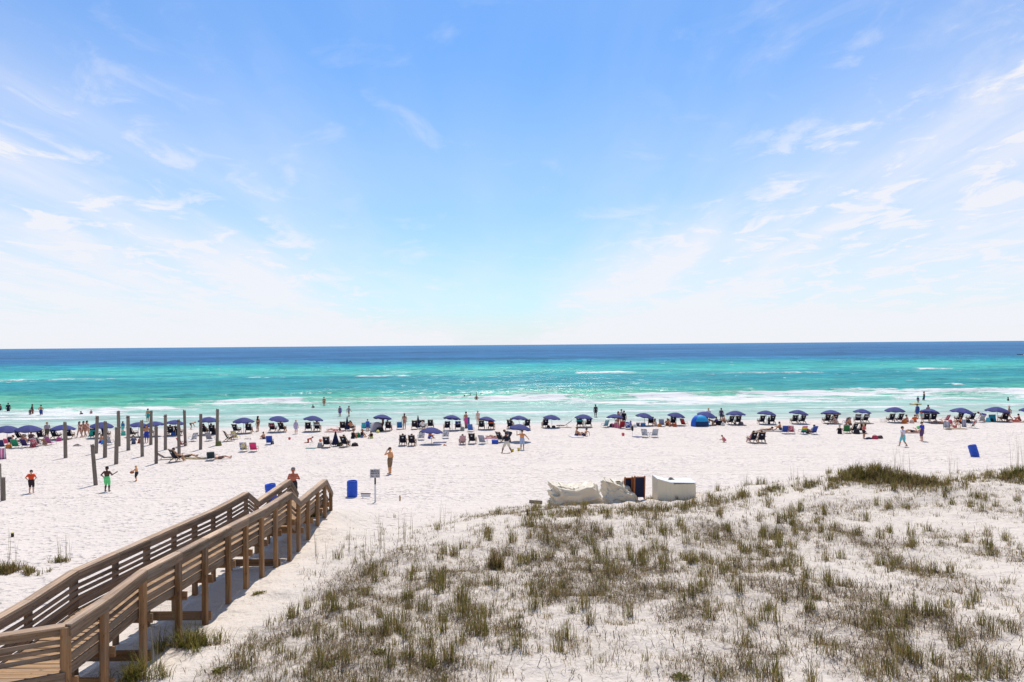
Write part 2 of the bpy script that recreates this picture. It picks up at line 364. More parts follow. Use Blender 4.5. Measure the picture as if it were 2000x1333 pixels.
# ------------------------------------------------------------------ sea
s0 = np.concatenate([np.linspace(-7, 64, 250)[:-1], 64 * (340 / 64) ** np.linspace(0, 1, 170)[:-1], 340 * (90000 / 340) ** np.linspace(0, 1, 110)])
tt = np.linspace(-1, 1, 470)
SX = tt[None, :] * ((s0 + 82) * 0.98 + 12)[:, None]
S = np.broadcast_to(s0[:, None], SX.shape)
SY = S + shore(np.clip(SX, -120, 120))
warp = (fbm(SX * 0.03, SY * 0.0 + 3.3, 31, 3) - 0.44)
SW = S + warp * 8 * smooth01(3, 15, S)                                       # the wave lines wander along the shore
Z = np.zeros(SX.shape); foam = np.zeros(SX.shape)
def ridge(s_c, amp, front, back):
    u = SW - s_c
    return amp * np.where(u < 0, np.exp(-(u / front) ** 2), np.exp(-(u / back) ** 2))
n_a = fbm(SX * 0.09, SY * 0.35, 41, 4); n_b = fbm(SX * 0.5, SY * 1.2, 47, 4); n_c = fbm(SX * 0.035, SY * 0.06, 53, 3)
Z += ridge(13.5, 0.10, 0.8, 2.5) + ridge(40, 0.42, 1.3, 3.0) * smooth01(-75, -30, SX) + ridge(27, 0.20, 1.2, 3.0) * smooth01(-20, 15, SX) + ridge(54, 0.30, 2.5, 5) * (0.4 + n_c)
Z += ridge(84, 0.22, 4, 7) * n_c * 1.5 + ridge(120, 0.25, 5, 9) * n_c * 1.5 + ridge(152, 0.55, 2.0, 6) * smooth01(0.40, 0.55, n_c)
swell = np.sin(SW * 2 * np.pi / 11 + 6 * n_c + SX * 0.02) * 0.16 * (0.3 + 1.4 * n_a) + np.sin(SW * 2 * np.pi / 4.7 + 9 * n_a) * 0.09 * (0.2 + 1.6 * n_a) + (n_b - 0.45) * 0.30
Z += swell * smooth01(8, 45, S) * (1 - smooth01(300, 700, S))
Z *= smooth01(-2, 6, S)
# foam: bore, broad white water, line at the swash and the breakers on the outer bar
def band(lo, hi, e0, e1): return smooth01(lo - e0, lo + e0, SW) * (1 - smooth01(hi - e1, hi + e1, SW))
r_side = smooth01(0, 18, SX); l_side = 1 - smooth01(-58, -46, SX); mid = (1 - r_side) * (1 - l_side)
foam += r_side * band(24, 42, 3.0, 0.8) * (0.50 + 0.75 * smooth01(0.36, 0.52, n_a)) + r_side * band(17, 24, 2, 2) * 0.35
foam += mid * band(33, 40.5, 2.0, 0.7) * (0.60 + 0.6 * smooth01(0.36, 0.5, n_a)) + mid * band(20, 33, 3, 3) * 0.40
foam += l_side * band(17, 31, 2.0, 2.0) * (0.55 + 0.5 * smooth01(0.36, 0.52, n_a))
foam += band(12.6, 15.6, 0.9, 1.3) * (0.30 + 0.75 * smooth01(0.32, 0.5, n_a)) + band(6, 12, 2, 2) * 0.26
foam += band(43, 49, 2, 2) * smooth01(0.47, 0.6, n_a) * smooth01(0.42, 0.55, n_c) * 0.9
def breaker(px0, px1, py, dep, st):
    a, b_ = at_water(px0, py), at_water(px1, py); c = (a + b_) / 2; hw = (b_.x - a.x) / 2
    e = smooth01(1.12, 0.72, np.abs(SX - c.x) / hw + (n_a - 0.45) * 0.5); yy = SY - c.y - (SX - c.x) * 0.06 + (n_a - .45) * 5
    return st * e * np.where(yy < 0, np.exp(-(yy / dep) ** 2), np.exp(-(yy / (dep * 0.5)) ** 2)) * (0.55 + 0.8 * n_b)
for a in [(485, 558, 739, 6, 1.1), (695, 800, 736, 4, 0.9), (800, 930, 735, 3.5, 0.55), (1120, 1245, 729, 7, 1.2), (1400, 1640, 729, 4, 0.75), (1785, 1860, 721, 8, 1.2), (-40, 215, 745, 4, 0.75),
          (1850, 1880, 754, 3, 1.0), (1455, 1475, 762, 2, 0.9), (1700, 1725, 762, 1.6, 0.9), (1745, 1990, 764, 3.0, 1.1), (1370, 1400, 728, 4, 0.7), (1600, 1612, 711, 6, 0.7), (960, 1100, 768, 2.2, 0.8), (1230, 1255, 750, 2, 0.5), (700, 760, 775, 1.5, 0.6), (255, 300, 787, 1, 0.7)]:
    f = breaker(*a); foam += f; Z += f * 0.25
caps = smooth01(0.66, 0.75, fbm(SX * 0.16, SY * 0.22, 61, 4)) * smooth01(50, 90, S) * (1 - smooth01(250, 600, S))
foam = np.clip(foam + caps * 0.5, 0, 1.2)
# water colour over the sandy shallows, the trough, the bar and the deep
cs = [-8, 3, 8, 14, 20, 27, 36, 46, 58, 80, 105, 130, 150, 185, 235, 300, 380, 700, 3000, 90000]
cc = [(222, 222, 208), (210, 222, 208), (192, 217, 203), (182, 214, 200), (165, 212, 196), (146, 208, 186), (112, 200, 168), (98, 196, 168), (80, 180, 170), (62, 166, 170), (58, 162, 170), (68, 172, 176), (92, 196, 186), (84, 200, 188), (66, 180, 184), (58, 146, 176), (60, 124, 168), (66, 122, 168), (80, 136, 180), (104, 154, 196)]
C = np.array([lin(c) for c in cc]); Sw = S + (n_c - 0.45) * np.clip(S, 0, 120) * 1.0 + (n_a - 0.45) * np.clip(S, 0, 60) * 0.7
SC3 = np.stack([np.interp(np.maximum(Sw, -7), cs, C[:, k]) for k in range(3)], -1)
me = mesh_np('sea', np.stack([SX, SY, Z + WATER], -1).reshape(-1, 3), grid_faces(*SX.shape))
vcol(me, 'tint', SC3.reshape(-1, 3)); vcol(me, 'foam', foam.ravel()); vcol(me, 'far', smooth01(40, 400, S).ravel())
sea_m = bpy.data.materials.new('sea_water'); sea_m.use_nodes = True; t = NT(sea_m.node_tree); b = t.n['Principled BSDF']
co = t.add('ShaderNodeTexCoord').outputs['Object']
ti = t.add('ShaderNodeAttribute', attribute_name='tint').outputs['Color']; fo = t.add('ShaderNodeAttribute', attribute_name='foam').outputs['Fac']; fa = t.add('ShaderNodeAttribute', attribute_name='far').outputs['Fac']
w1 = t.noise(t.mapping(co, (0.10, 0.42, 1)), 1.0, 5, 0.62, 0.4); w2 = t.noise(t.mapping(co, (0.55, 1.5, 1)), 1.0, 4, 0.65, 0.3); w3 = t.noise(t.mapping(co, (0.012, 0.05, 1)), 1.0, 4, 0.6)
fn = t.noise(t.mapping(co, (0.22, 0.42, 1)), 1.0, 7, 0.74, 0.9)
fm = t.ramp(t.math('ADD', t.math('MULTIPLY', fo, 0.62), t.math('MULTIPLY', t.math('SUBTRACT', fn, 0.5), t.math('MULTIPLY', t.math('MINIMUM', t.math('MULTIPLY', fo, 4.0), 1.0), 1.9))), [(0.22, 0.0), (0.72, 1.0)], 'EASE')
wa = t.ramp(w1, [(0.30, 0.0), (0.70, 1.0)]); wb = t.ramp(w2, [(0.30, 0.0), (0.70, 1.0)])
vr = t.math('ADD', 0.51, t.math('MULTIPLY', t.math('ADD', t.math('MULTIPLY', wa, 0.65), t.math('MULTIPLY', wb, 0.35)), 0.76))
w4 = t.noise(t.mapping(co, (0.035, 0.14, 1)), 1.0, 5, 0.7); w5 = t.noise(t.mapping(co, (0.005, 0.012, 1)), 1.0, 6, 0.75)
vr = t.math('ADD', vr, t.math('MULTIPLY', t.math('SUBTRACT', w3, 0.5), 0.35)); vr = t.math('ADD', vr, t.math('MULTIPLY', t.math('MULTIPLY', t.math('ADD', t.math('SUBTRACT', w4, 0.5), t.math('SUBTRACT', w5, 0.5)), fa), 1.5))
tv = t.mix(1.0, ti, t.add('ShaderNodeCombineXYZ', {0: vr, 1: vr, 2: vr}).outputs[0], 'MULTIPLY')
tv = t.add('ShaderNodeHueSaturation', {'Saturation': 0.97, 'Value': 0.655, 'Color': tv}).outputs[0]
seac = t.mix(fm, tv, (0.60, 0.585, 0.56))
h = t.math('ADD', t.math('MULTIPLY', w1, 0.5), t.math('MULTIPLY', w2, 0.20)); h = t.math('ADD', h, t.math('MULTIPLY', fm, 0.10))
bn = t.add('ShaderNodeBump', {'Strength': 0.8, 'Distance': 1.2, 'Height': h}); df = t.add('ShaderNodeBsdfDiffuse', {'Color': seac, 'Normal': bn.outputs[0]}); gl = t.add('ShaderNodeBsdfGlossy', {'Color': (1, 1, 1, 1), 'Roughness': 0.24, 'Normal': bn.outputs[0]})
mx = t.add('ShaderNodeMixShader', {0: t.math('MULTIPLY', t.math('SUBTRACT', 1.0, fm), 0.055), 1: df.outputs[0], 2: gl.outputs[0]}); t.l.new(mx.outputs[0], t.n['Material Output'].inputs[0]); t.n.remove(b)
me.materials.append(sea_m)
sea = bpy.data.objects.new('sea', me); COL.objects.link(sea); tag(sea, 'green and blue sea with lines of breaking surf', 'sea', kind='structure')
# ------------------------------------------------------------------ timber
def wood(name, dark, light, grain=1.0, knots=True):
    m = bpy.data.materials.new(name); m.use_nodes = True; t = NT(m.node_tree); b = t.n['Principled BSDF']
    co = t.add('ShaderNodeTexCoord').outputs['Object']; oi = t.add('ShaderNodeObjectInfo').outputs['Random']
    off = t.add('ShaderNodeCombineXYZ', {0: t.math('MULTIPLY', oi, 37.0), 1: t.math('MULTIPLY', oi, 11.0), 2: 0.0}).outputs[0]
    v = t.add('ShaderNodeVectorMath', {0: co, 1: off}, operation='ADD').outputs[0]
    g = t.noise(t.mapping(v, (1.2 * grain, 22 * grain, 22 * grain)), 1.0, 5, 0.65, 0.3)
    k = t.noise(t.mapping(v, (5.0, 16, 16)), 1.0, 3, 0.7); wz = t.noise(t.mapping(v, (0.8, 3, 3)), 1.0, 4, 0.7)
    f = t.math('ADD', t.ramp(g, [(0.30, 0.0), (0.72, 0.85)]), t.math('MULTIPLY', t.math('SUBTRACT', oi, 0.45), 0.5), clamp=True)
    c = t.mix(f, dark, light)
    c = t.mix(t.math('MULTIPLY', t.ramp(wz, [(0.48, 0.0), (0.64, 1.0)]), 0.45), c, (0.20, 0.175, 0.15))
    if knots: c = t.mix(t.math('MULTIPLY', t.ramp(k, [(0.63, 0.0), (0.70, 1.0)]), 0.75), c, tuple(x * 0.25 for x in dark))
    t.l.new(c, b.inputs['Base Color']); b.inputs['Roughness'].default_value = 0.85; b.inputs['Specular IOR Level'].default_value = 0.2
    bn = t.add('ShaderNodeBump', {'Strength': 0.5, 'Distance': 0.008, 'Height': g}); t.l.new(bn.outputs[0], b.inputs['Normal'])
    return m
W_WALK = wood('shaded_weathered_pine', (0.088, 0.058, 0.038), (0.34, 0.235, 0.155))  # weathered pine, with the shade on the rail sides darkened into the colour
W_CAP = wood('sunlit_cap_pine', (0.24, 0.155, 0.098), (0.60, 0.43, 0.29))  # lighter copy of the rail pine: sun on the caps put into the colour
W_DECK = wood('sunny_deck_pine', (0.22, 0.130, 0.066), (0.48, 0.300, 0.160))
W_POST = wood('brown_post_pine', (0.15, 0.080, 0.035), (0.42, 0.235, 0.112))
W_PILE = wood('grey_pile_wood', (0.095, 0.075, 0.058), (0.29, 0.24, 0.195))
def plank(name, a, b, wd, ht, m, parent, up=(0, 0, 1)):
    """a board as one mesh whose local X runs along the grain; edges lightly chamfered"""
    a, b = Vector(a), Vector(b); d = b - a; L = d.length; d.normalize()
    u = Vector(up); r = u.cross(d)
    if r.length < 1e-3: r = Vector((0, 1, 0)).cross(d)
    r.normalize(); u = d.cross(r)
    c = min(wd, ht) * 0.12; hw, hh = wd / 2, ht / 2
    ring = [(-hw + c, -hh), (hw - c, -hh), (hw, -hh + c), (hw, hh - c), (hw - c, hh), (-hw + c, hh), (-hw, hh - c), (-hw, -hh + c)]
    vs = [(x, p[0], p[1]) for x in (-L / 2, L / 2) for p in ring]
    fs = [(i, (i + 1) % 8, 8 + (i + 1) % 8, 8 + i) for i in range(8)] + [tuple(range(8))[::-1], tuple(range(8, 16))]
    o = MB().add(vs, fs).build(name, m, parent)
    o.matrix_local = Matrix.Translation((a + b) / 2) @ Matrix((d, r, u)).transposed().to_4x4()
    return o

walk = empty('boardwalk'); tag(walk, 'brown timber boardwalk with slatted railings stepping down to the beach', 'boardwalk')
# railing-top line of the right-hand side: (distance from the balcony, x, rail height)
RT = [(12.08, -7.92, 4.11), (13.15, -7.88, 4.16), (14.45, -7.84, 4.29), (15.87, -7.785, 4.24), (17.14, -7.74, 4.20), (18.42, -7.69, 4.16), (19.53, -7.65, 4.12), (20.65, -7.61, 4.08), (21.75, -7.57, 4.08), (22.98, -7.53, 4.10)]
RT2 = [(23.85, -7.50, 3.60), (25.15, -7.55, 3.60), (26.55, -7.60, 3.60), (27.70, -7.64, 3.60)]
END = (28.80, -7.69, 2.85)
WID = 1.46; RAIL = 0.84
def side(off): return [Vector((x + off, y, z)) for y, x, z in RT], [Vector((x + off, y, z)) for y, x, z in RT2], Vector((END[1] + off, END[0], END[2]))
def gz(p): return float(ground(p.x, p.y))
def down(p, h): return Vector((p.x, p.y, p.z - h))
def rail_run(A, B, sgn, first=True):
    """cap, outer fascia and three slats between two rail points; sgn = which way is out"""
    d = (B - A); n = Vector((d.y, -d.x, 0)).normalized() * sgn
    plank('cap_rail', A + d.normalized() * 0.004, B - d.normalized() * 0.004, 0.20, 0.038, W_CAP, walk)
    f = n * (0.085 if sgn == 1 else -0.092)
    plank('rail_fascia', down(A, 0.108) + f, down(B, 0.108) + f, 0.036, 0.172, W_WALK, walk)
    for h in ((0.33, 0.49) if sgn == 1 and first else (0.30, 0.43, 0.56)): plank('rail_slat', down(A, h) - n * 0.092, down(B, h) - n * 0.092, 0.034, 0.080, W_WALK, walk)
for off, sgn in ((0.0, 1), (-WID, -1)):
    up, lo, en = side(off)
    for r in (up, lo):
        for i in range(len(r) - 1): rail_run(r[i], r[i + 1], sgn)
    rail_run(up[-1] + Vector((0, 0.01, 0)), lo[0] - Vector((0, 0.01, 0)), sgn); rail_run(lo[-1] + Vector((0, 0.01, 0)), en, sgn)
    for k, p in enumerate(up + lo + [en]):
        w_ = 0.14 if k % 2 == 0 or off == 0 else 0.12
        g = gz(p) - 0.3
        plank('post', (p.x, p.y, g), (p.x, p.y, p.z - 0.022), w_ * 0.9, w_, W_POST, walk, up=(0, 1, 0))
    # rim joist below the deck edge
    o2 = Vector((0.078 * sgn, 0, 0))
    for r in (up, lo):
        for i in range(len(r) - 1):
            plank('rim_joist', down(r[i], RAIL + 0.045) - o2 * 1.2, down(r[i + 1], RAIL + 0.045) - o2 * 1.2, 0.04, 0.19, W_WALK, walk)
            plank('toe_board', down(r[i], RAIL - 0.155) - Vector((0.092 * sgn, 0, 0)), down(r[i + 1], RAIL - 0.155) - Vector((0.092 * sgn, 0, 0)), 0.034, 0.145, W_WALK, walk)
    for a, b_ in ((up[-1], lo[0]), (lo[-1], en)): plank('stair_stringer', down(a, RAIL + 0.07) - o2 * 1.2, down(b_, RAIL + 0.07) - o2 * 1.2, 0.045, 0.26, W_WALK, walk)
upR, loR, enR = side(0.0)
# beams across between the posts, under the deck and near the ground
for k, p in enumerate(upR + loR):
    y = p.y + 0.085
    plank('cross_beam', (p.x - WID - 0.16, y, p.z - RAIL - 0.19), (p.x + 0.16, y, p.z - RAIL - 0.19), 0.045, 0.20, W_POST, walk)
for p in (upR[1], upR[2], upR[4], upR[8]):
    y = p.y + 0.14; z = gz(Vector((p.x - 0.5, y, 0))) + 0.18
    plank('ground_beam', (p.x - WID - 0.3, y, z), (p.x + 0.1, y, z), 0.05, 0.22, W_POST, walk)
# deck boards, one by one
def deck(pts):
    y = pts[0].y + 0.075
    while y < pts[-1].y - 0.05:
        i = max(j for j in range(len(pts) - 1) if pts[j].y <= y); f = (y - pts[i].y) / (pts[i + 1].y - pts[i].y)
        p = pts[i].lerp(pts[i + 1], f)
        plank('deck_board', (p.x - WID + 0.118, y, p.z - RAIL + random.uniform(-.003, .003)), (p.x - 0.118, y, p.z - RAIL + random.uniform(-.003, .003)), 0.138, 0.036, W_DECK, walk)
        y += 0.146
deck(upR); deck(loR)
for A, B, n in ((upR[-1], loR[0], 3), (loR[-1], enR, 4)):
    for k in range(n):
        f = (k + 0.5) / n; p = A.lerp(B, f); zz_ = A.z + (B.z - A.z) * (k + 1) / (n + 0.2)
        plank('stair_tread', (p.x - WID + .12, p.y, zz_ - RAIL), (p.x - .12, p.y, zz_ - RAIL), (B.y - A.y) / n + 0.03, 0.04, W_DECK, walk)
# the near landing turns left, towards the buildings
A = upR[0]; dirL = Vector((-0.90, -0.435, 0)).normalized()
pts = [A + dirL * k * 1.25 for k in range(0, 6)]
for i in range(5): rail_run(pts[i], pts[i + 1], -1)
for p in pts[1:]: plank('post', (p.x, p.y, gz(p) - 0.3), (p.x, p.y, p.z - 0.022), 0.13, 0.14, W_POST, walk, up=(0, 1, 0))
for i in range(5): plank('rim_joist', down(pts[i], RAIL + 0.06) + Vector((0.03, -0.07, 0)), down(pts[i + 1], RAIL + 0.06) + Vector((0.03, -0.07, 0)), 0.04, 0.22, W_WALK, walk)
nrm = Vector((-dirL.y, dirL.x, 0)) * -1.0
if nrm.y < 0: nrm = -nrm
L0 = side(-WID)[0][0]
B0 = L0 + Vector((-0.05, -0.02, 0)); lp = [B0 + dirL * k * 1.25 for k in range(0, 5)]
for i in range(4): rail_run(lp[i], lp[i + 1], 1, False)
for p in lp[1:]: plank('post', (p.x, p.y, gz(p) - 0.3), (p.x, p.y, p.z - 0.022), 0.12, 0.13, W_POST, walk, up=(0, 1, 0))
yb = A.y + 0.002                                                    # landing boards run across, clipped along the turning rail
while yb > A.y - 2.6:
    xr = A.x + dirL.x / dirL.y * (yb - A.y) + 0.03
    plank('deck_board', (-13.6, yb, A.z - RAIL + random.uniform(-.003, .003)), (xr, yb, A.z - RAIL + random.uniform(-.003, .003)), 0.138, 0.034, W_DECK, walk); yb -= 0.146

# ------------------------------------------------------------------ old piles on the beach (x, top y, foot y, width px)
PILES = [(2.5, 908, 977, 2.5, 'thin splintered wooden pile at the left photo edge'), (6.5, 933, 978, 7, 'short thick wooden pile at the left photo edge'),
         (128, 827, 895, 6, 'lone dark split pile standing left of the pile cluster'), (187, 870, 948, 6.5, 'nearest dark pile leaning beside the boy in green shorts'),
         (188, 815, 886, 6, 'grey pile rising right behind the nearest dark pile'), (205, 825, 894, 6.2, 'grey pile just right of the two leftmost cluster piles'),
         (227, 836, 907, 6.4, 'low-topped grey pile in front of the tallest left pile'), (232, 805, 872, 6.0, 'tall grey pile with a notched top in the left cluster'),
         (251, 814, 880, 6.2, 'dark-topped grey pile near the child in blue'), (278, 823, 892, 6.2, 'grey pile before the man in blue swim shorts'),
         (294.5, 804, 869, 5.8, 'tall grey pile beside the wader in teal shorts'), (305, 834.7, 905.6, 6.2, 'lowest-topped grey pile at the front centre of the cluster'),
         (323, 812, 879, 5.8, 'grey pile left of the umbrella crowd'), (350, 821.5, 890, 6.0, 'grey pile behind the dark lounge chairs'),
         (362, 803, 871, 5.6, 'tall grey pile touching the red beach chair'), (392, 811, 878.5, 5.8, 'grey pile left of the second rightmost umbrella among piles'),
         (424, 801, 870, 5.8, 'rightmost and tallest grey pile of the cluster')]
for i, (px, ty, fy, wpx, lab) in enumerate(PILES):
    p = at(px, fy); s = p.y / F; h = (fy - ty) * s * 1.03; r = wpx * s / 2
    root = empty('wooden_pile', p); random.seed(100 + i)
    lean = Vector((random.uniform(-.03, .03), random.uniform(-.03, .03), 0))
    if i == 3: lean = Vector((-0.10, 0, 0))
    n = 12; mb = MB(); vs = []; fs = []
    zs = [-0.4, 0.0, h * .2, h * .4, h * .6, h * .8, h * .93, h]
    ph = [random.uniform(0.88, 1.10) for _ in range(n)]
    for q, z in enumerate(zs):
        for k in range(n):
            a = 2 * math.pi * k / n; rr = r * ph[k] * (1.06 - 0.10 * z / h) * random.uniform(0.96, 1.04)
            zt = z + (random.uniform(-0.10, 0.03) if q == len(zs) - 1 else 0)
            vs.append((lean.x * z / 2.5 * 2 + rr * math.cos(a), lean.y * z + rr * math.sin(a), zt))
    for q in range(len(zs) - 1):
        for k in range(n): fs.append((q * n + k, q * n + (k + 1) % n, (q + 1) * n + (k + 1) % n, (q + 1) * n + k))
    fs.append(tuple(range((len(zs) - 1) * n, len(zs) * n)))
    sh = mb.add([(z, x, y) for x, y, z in vs], fs).build('shaft', W_PILE, root); sh.rotation_euler = (0, R(-90), R(180)) if False else (0, 0, 0)
    sh.matrix_local = Matrix(((0, 1, 0, 0), (0, 0, 1, 0), (1, 0, 0, 0), (0, 0, 0, 1)))
    tag(root, lab, 'pile', 'old wooden piles standing in the sand')
    if i > 2: MB().tube([(lean.x * .8 * h / 2.5 * 2 - r * 1.15, -r * 0.6, h * 0.94), (lean.x * .8 * h / 2.5 * 2 + r * 1.15, -r * 0.6, h * 0.94)], 0.018, 6).build('bolt', mat('rusty_iron', (70, 50, 40), 0.8), root)
# ------------------------------------------------------------------ prototypes of beach furniture
NAVY = (40, 42, 92); random.seed(3)
M_NAVY = mat('navy_canvas', (62, 66, 124), 0.8, 0.30, 1.5, trans=0.12)
M_SLING = mat('dark_navy_sling', (26, 27, 44), 0.85, 0.2, 8.0)
M_WOOD = mat('varnished_oak', (176, 142, 108), 0.6, 0.25, 12.0)
M_WHITE = mat('white_paint', (235, 233, 228), 0.6, 0.06, 5.0)
M_ALU = mat('aluminium_tube', (190, 192, 195), 0.4, 0.05, 5.0, spec=0.5)
M_BLACK = mat('black_plastic', (28, 27, 30), 0.6, 0.1)
M_POLE = mat('pale_pole', (205, 200, 195), 0.5, 0.08)
def shared(name, me, m, parent, loc=None, objmat=False):
    o = bpy.data.objects.new(name, me); COL.objects.link(o); o.parent = parent
    if not me.materials: me.materials.append(m)
    if objmat: o.material_slots[0].link = 'OBJECT'; o.material_slots[0].material = m
    elif me.materials[0] != m: o.material_slots[0].link = 'OBJECT'; o.material_slots[0].material = m
    return o
_ME = {}
def me_(key, fn, smooth=False):
    if key not in _ME:
        mb = fn(); _ME[key] = mb.mesh(key, smooth)
    return _ME[key]
def two_sided(pts_fn, nu, nv, th):
    """thin cloth with real thickness"""
    mb = MB(); top = [pts_fn(i / nu, j / nv) for j in range(nv + 1) for i in range(nu + 1)]
    N = len(top); mb.v = [tuple(p) for p in top] + [(p[0], p[1] - th * 0.6, p[2] - th) for p in top]
    q = lambda i, j: j * (nu + 1) + i
    for j in range(nv):
        for i in range(nu):
            a, b, c, d = q(i, j), q(i + 1, j), q(i + 1, j + 1), q(i, j + 1); mb.f += [(a, b, c, d), (N + d, N + c, N + b, N + a)]
    edge = [q(i, 0) for i in range(nu + 1)] + [q(nu, j) for j in range(1, nv + 1)] + [q(i, nv) for i in range(nu - 1, -1, -1)] + [q(0, j) for j in range(nv - 1, 0, -1)]
    for a, b in zip(edge, edge[1:] + edge[:1]): mb.f.append((b, a, N + a, N + b))
    return mb
# wooden rental chair, facing +Y: sling runs from the head bar down to the seat front
def sling_pt(u, v, w=0.52):
    pts = [(-0.50, 0.98), (-0.40, 0.76), (-0.28, 0.50), (-0.16, 0.30), (0.02, 0.27), (0.22, 0.33), (0.40, 0.40)]
    k = v * (len(pts) - 1); i = min(int(k), len(pts) - 2); f = k - i
    y = pts[i][0] * (1 - f) + pts[i + 1][0] * f; z = pts[i][1] * (1 - f) + pts[i + 1][1] * f
    return ((u - 0.5) * w, y, z - 0.03 * math.sin(math.pi * u))
def chair_parts(root, sling_m, frame_m, emblem=True, towel=None):
    shared('sling', me_('sling', lambda: two_sided(sling_pt, 4, 12, 0.012), True), sling_m, root)
    for s in (-1, 1):
        k = 'side%d' % s
        shared('back_post', me_('back' + k, lambda: MB().bar((s * .285, .10, .12), (s * .285, -.53, 1.02), .035, .05)), frame_m, root)
        shared('seat_rail', me_('seat' + k, lambda: MB().bar((s * .325, -.30, .16), (s * .325, .44, .42), .035, .05)), frame_m, root)
        shared('armrest', me_('arm' + k, lambda: MB().bar((s * .35, -.34, .60), (s * .35, .28, .58), .075, .028)), frame_m, root)
        shared('front_leg', me_('fleg' + k, lambda: MB().bar((s * .345, .22, .57), (s * .345, .34, .0), .03, .045, (0, 1, 0))), frame_m, root)
        shared('rear_leg', me_('rleg' + k, lambda: MB().bar((s * .305, .05, .30), (s * .305, -.48, .0), .03, .045, (0, 1, 0))), frame_m, root)
    shared('crossbar', me_('cross', lambda: MB().bar((-.30, -.45, .03), (.30, -.45, .03), .04, .03)), frame_m, root)
    shared('head_bar', me_('headbar', lambda: MB().bar((-.30, -.545, 1.0), (.30, -.545, 1.0), .03, .045)), frame_m, root)
    shared('front_bar', me_('frontbar', lambda: MB().bar((-.32, .42, .41), (.32, .42, .41), .03, .04)), frame_m, root)
    if emblem: shared('emblem', me_('emblem', lambda: MB().sheet(lambda u, v: ((u - .5) * .13, -.452 - .045 * (.5 - v) + (.5 - v) * .0 + (v - .5) * -.04, .76 + (v - .5) * .09), 1, 1)), M_WHITE, root)
    if towel: shared('towel', me_('chair_towel', lambda: two_sided(lambda u, v: (sling_pt(u, v * 0.85, 0.56)[0], (sling_pt(u, v * .85)[1] + .015) if v > .12 else -.555, (sling_pt(u, v * .85)[2] + .02) if v > .12 else .99 - (0.12 - v) * 2.6), 4, 14, 0.014), True), towel, root)
def low_chair_parts(root, fab_m, frame_m=None, high=0.0):
    frame_m = frame_m or M_ALU
    bh = 0.62 + high
    shared('backrest', me_('low_back%.2f' % high, lambda: two_sided(lambda u, v: ((u - .5) * .52, -.20 - .30 * v, .20 + bh * v + .02 * math.sin(math.pi * u)), 3, 4, 0.02), True), fab_m, root)
    shared('seat', me_('low_seat', lambda: two_sided(lambda u, v: ((u - .5) * .52, -.20 + .46 * v, .20 + .07 * v - .03 * math.sin(math.pi * u)), 3, 3, 0.02), True), fab_m, root)
    for s in (-1, 1):
        shared('frame_side', me_('low_frame%d%.2f' % (s, high), lambda: MB().tube([(s * .28, -.50, .20 + bh), (s * .28, -.20, .19), (s * .28, .28, .27), (s * .28, .30, .0)], .013, 6).tube([(s * .28, -.1, .22), (s * .28, -.34, .0)], .013, 6)), frame_m, root)
        shared('armrest', me_('low_arm%d' % s, lambda: MB().bar((s * .30, -.30, .46), (s * .30, .14, .44), .045, .025).tube([(s * .29, .12, .44), (s * .29, .24, .26)], .011, 6)), M_BLACK if frame_m is M_ALU else frame_m, root)
    shared('top_bar', me_('low_top%.2f' % high, lambda: MB().tube([(-.28, -.505, .20 + bh), (.28, -.505, .20 + bh)], .013, 6)), frame_m, root)

def chair(px, py, lab, rz=0, kind='rental', fab=None, emblem=True, towel=None, group=None, high=0.0, sc=1.0):
    root = empty('beach_chair', at(px, py), rz, sc)
    if kind == 'rental':
        chair_parts(root, M_SLING, M_WOOD, emblem, towel); tag(root, lab, 'chair', group or 'navy sling rental chairs')
    else:
        low_chair_parts(root, fab, None, high); tag(root, lab, 'chair', group or 'folding beach chairs')
    return root

def canopy(n=8, r=1.03, rise=0.38, val=0.085):
    mb = MB(); rings = [0.0, 0.25, 0.5, 0.75, 0.92, 1.0]; sub = 4; N = n * sub; vs = []; 
    vs.append((0, 0, rise))
    for q in rings[1:]:
        for k in range(N):
            a = 2 * math.pi * k / N; m_ = (k % sub) / sub; pinch = math.cos(math.pi / n) / math.cos((m_ - .5) * 2 * math.pi / n)
            rr = r * q * (1 - (1 - pinch) * 0.9 * q); sag = -0.035 * math.sin(math.pi * m_) * q
            vs.append((rr * math.cos(a), rr * math.sin(a), rise * (1 - q ** 1.75) + sag))
    for k in range(N):                                            # valance with scallops
        a = 2 * math.pi * k / N; m_ = (k % sub) / sub; x, y, z = vs[1 + 4 * N + k]
        vs.append((x * 1.005, y * 1.005, z - val * (0.55 + 0.45 * math.sin(math.pi * m_))))
    fs = [(0, 1 + k, 1 + (k + 1) % N) for k in range(N)]
    for i in range(5):
        for k in range(N): fs.append((1 + i * N + k, 1 + (i + 1) * N + k, 1 + (i + 1) * N + (k + 1) % N, 1 + i * N + (k + 1) % N))
    return mb.add(vs, fs)
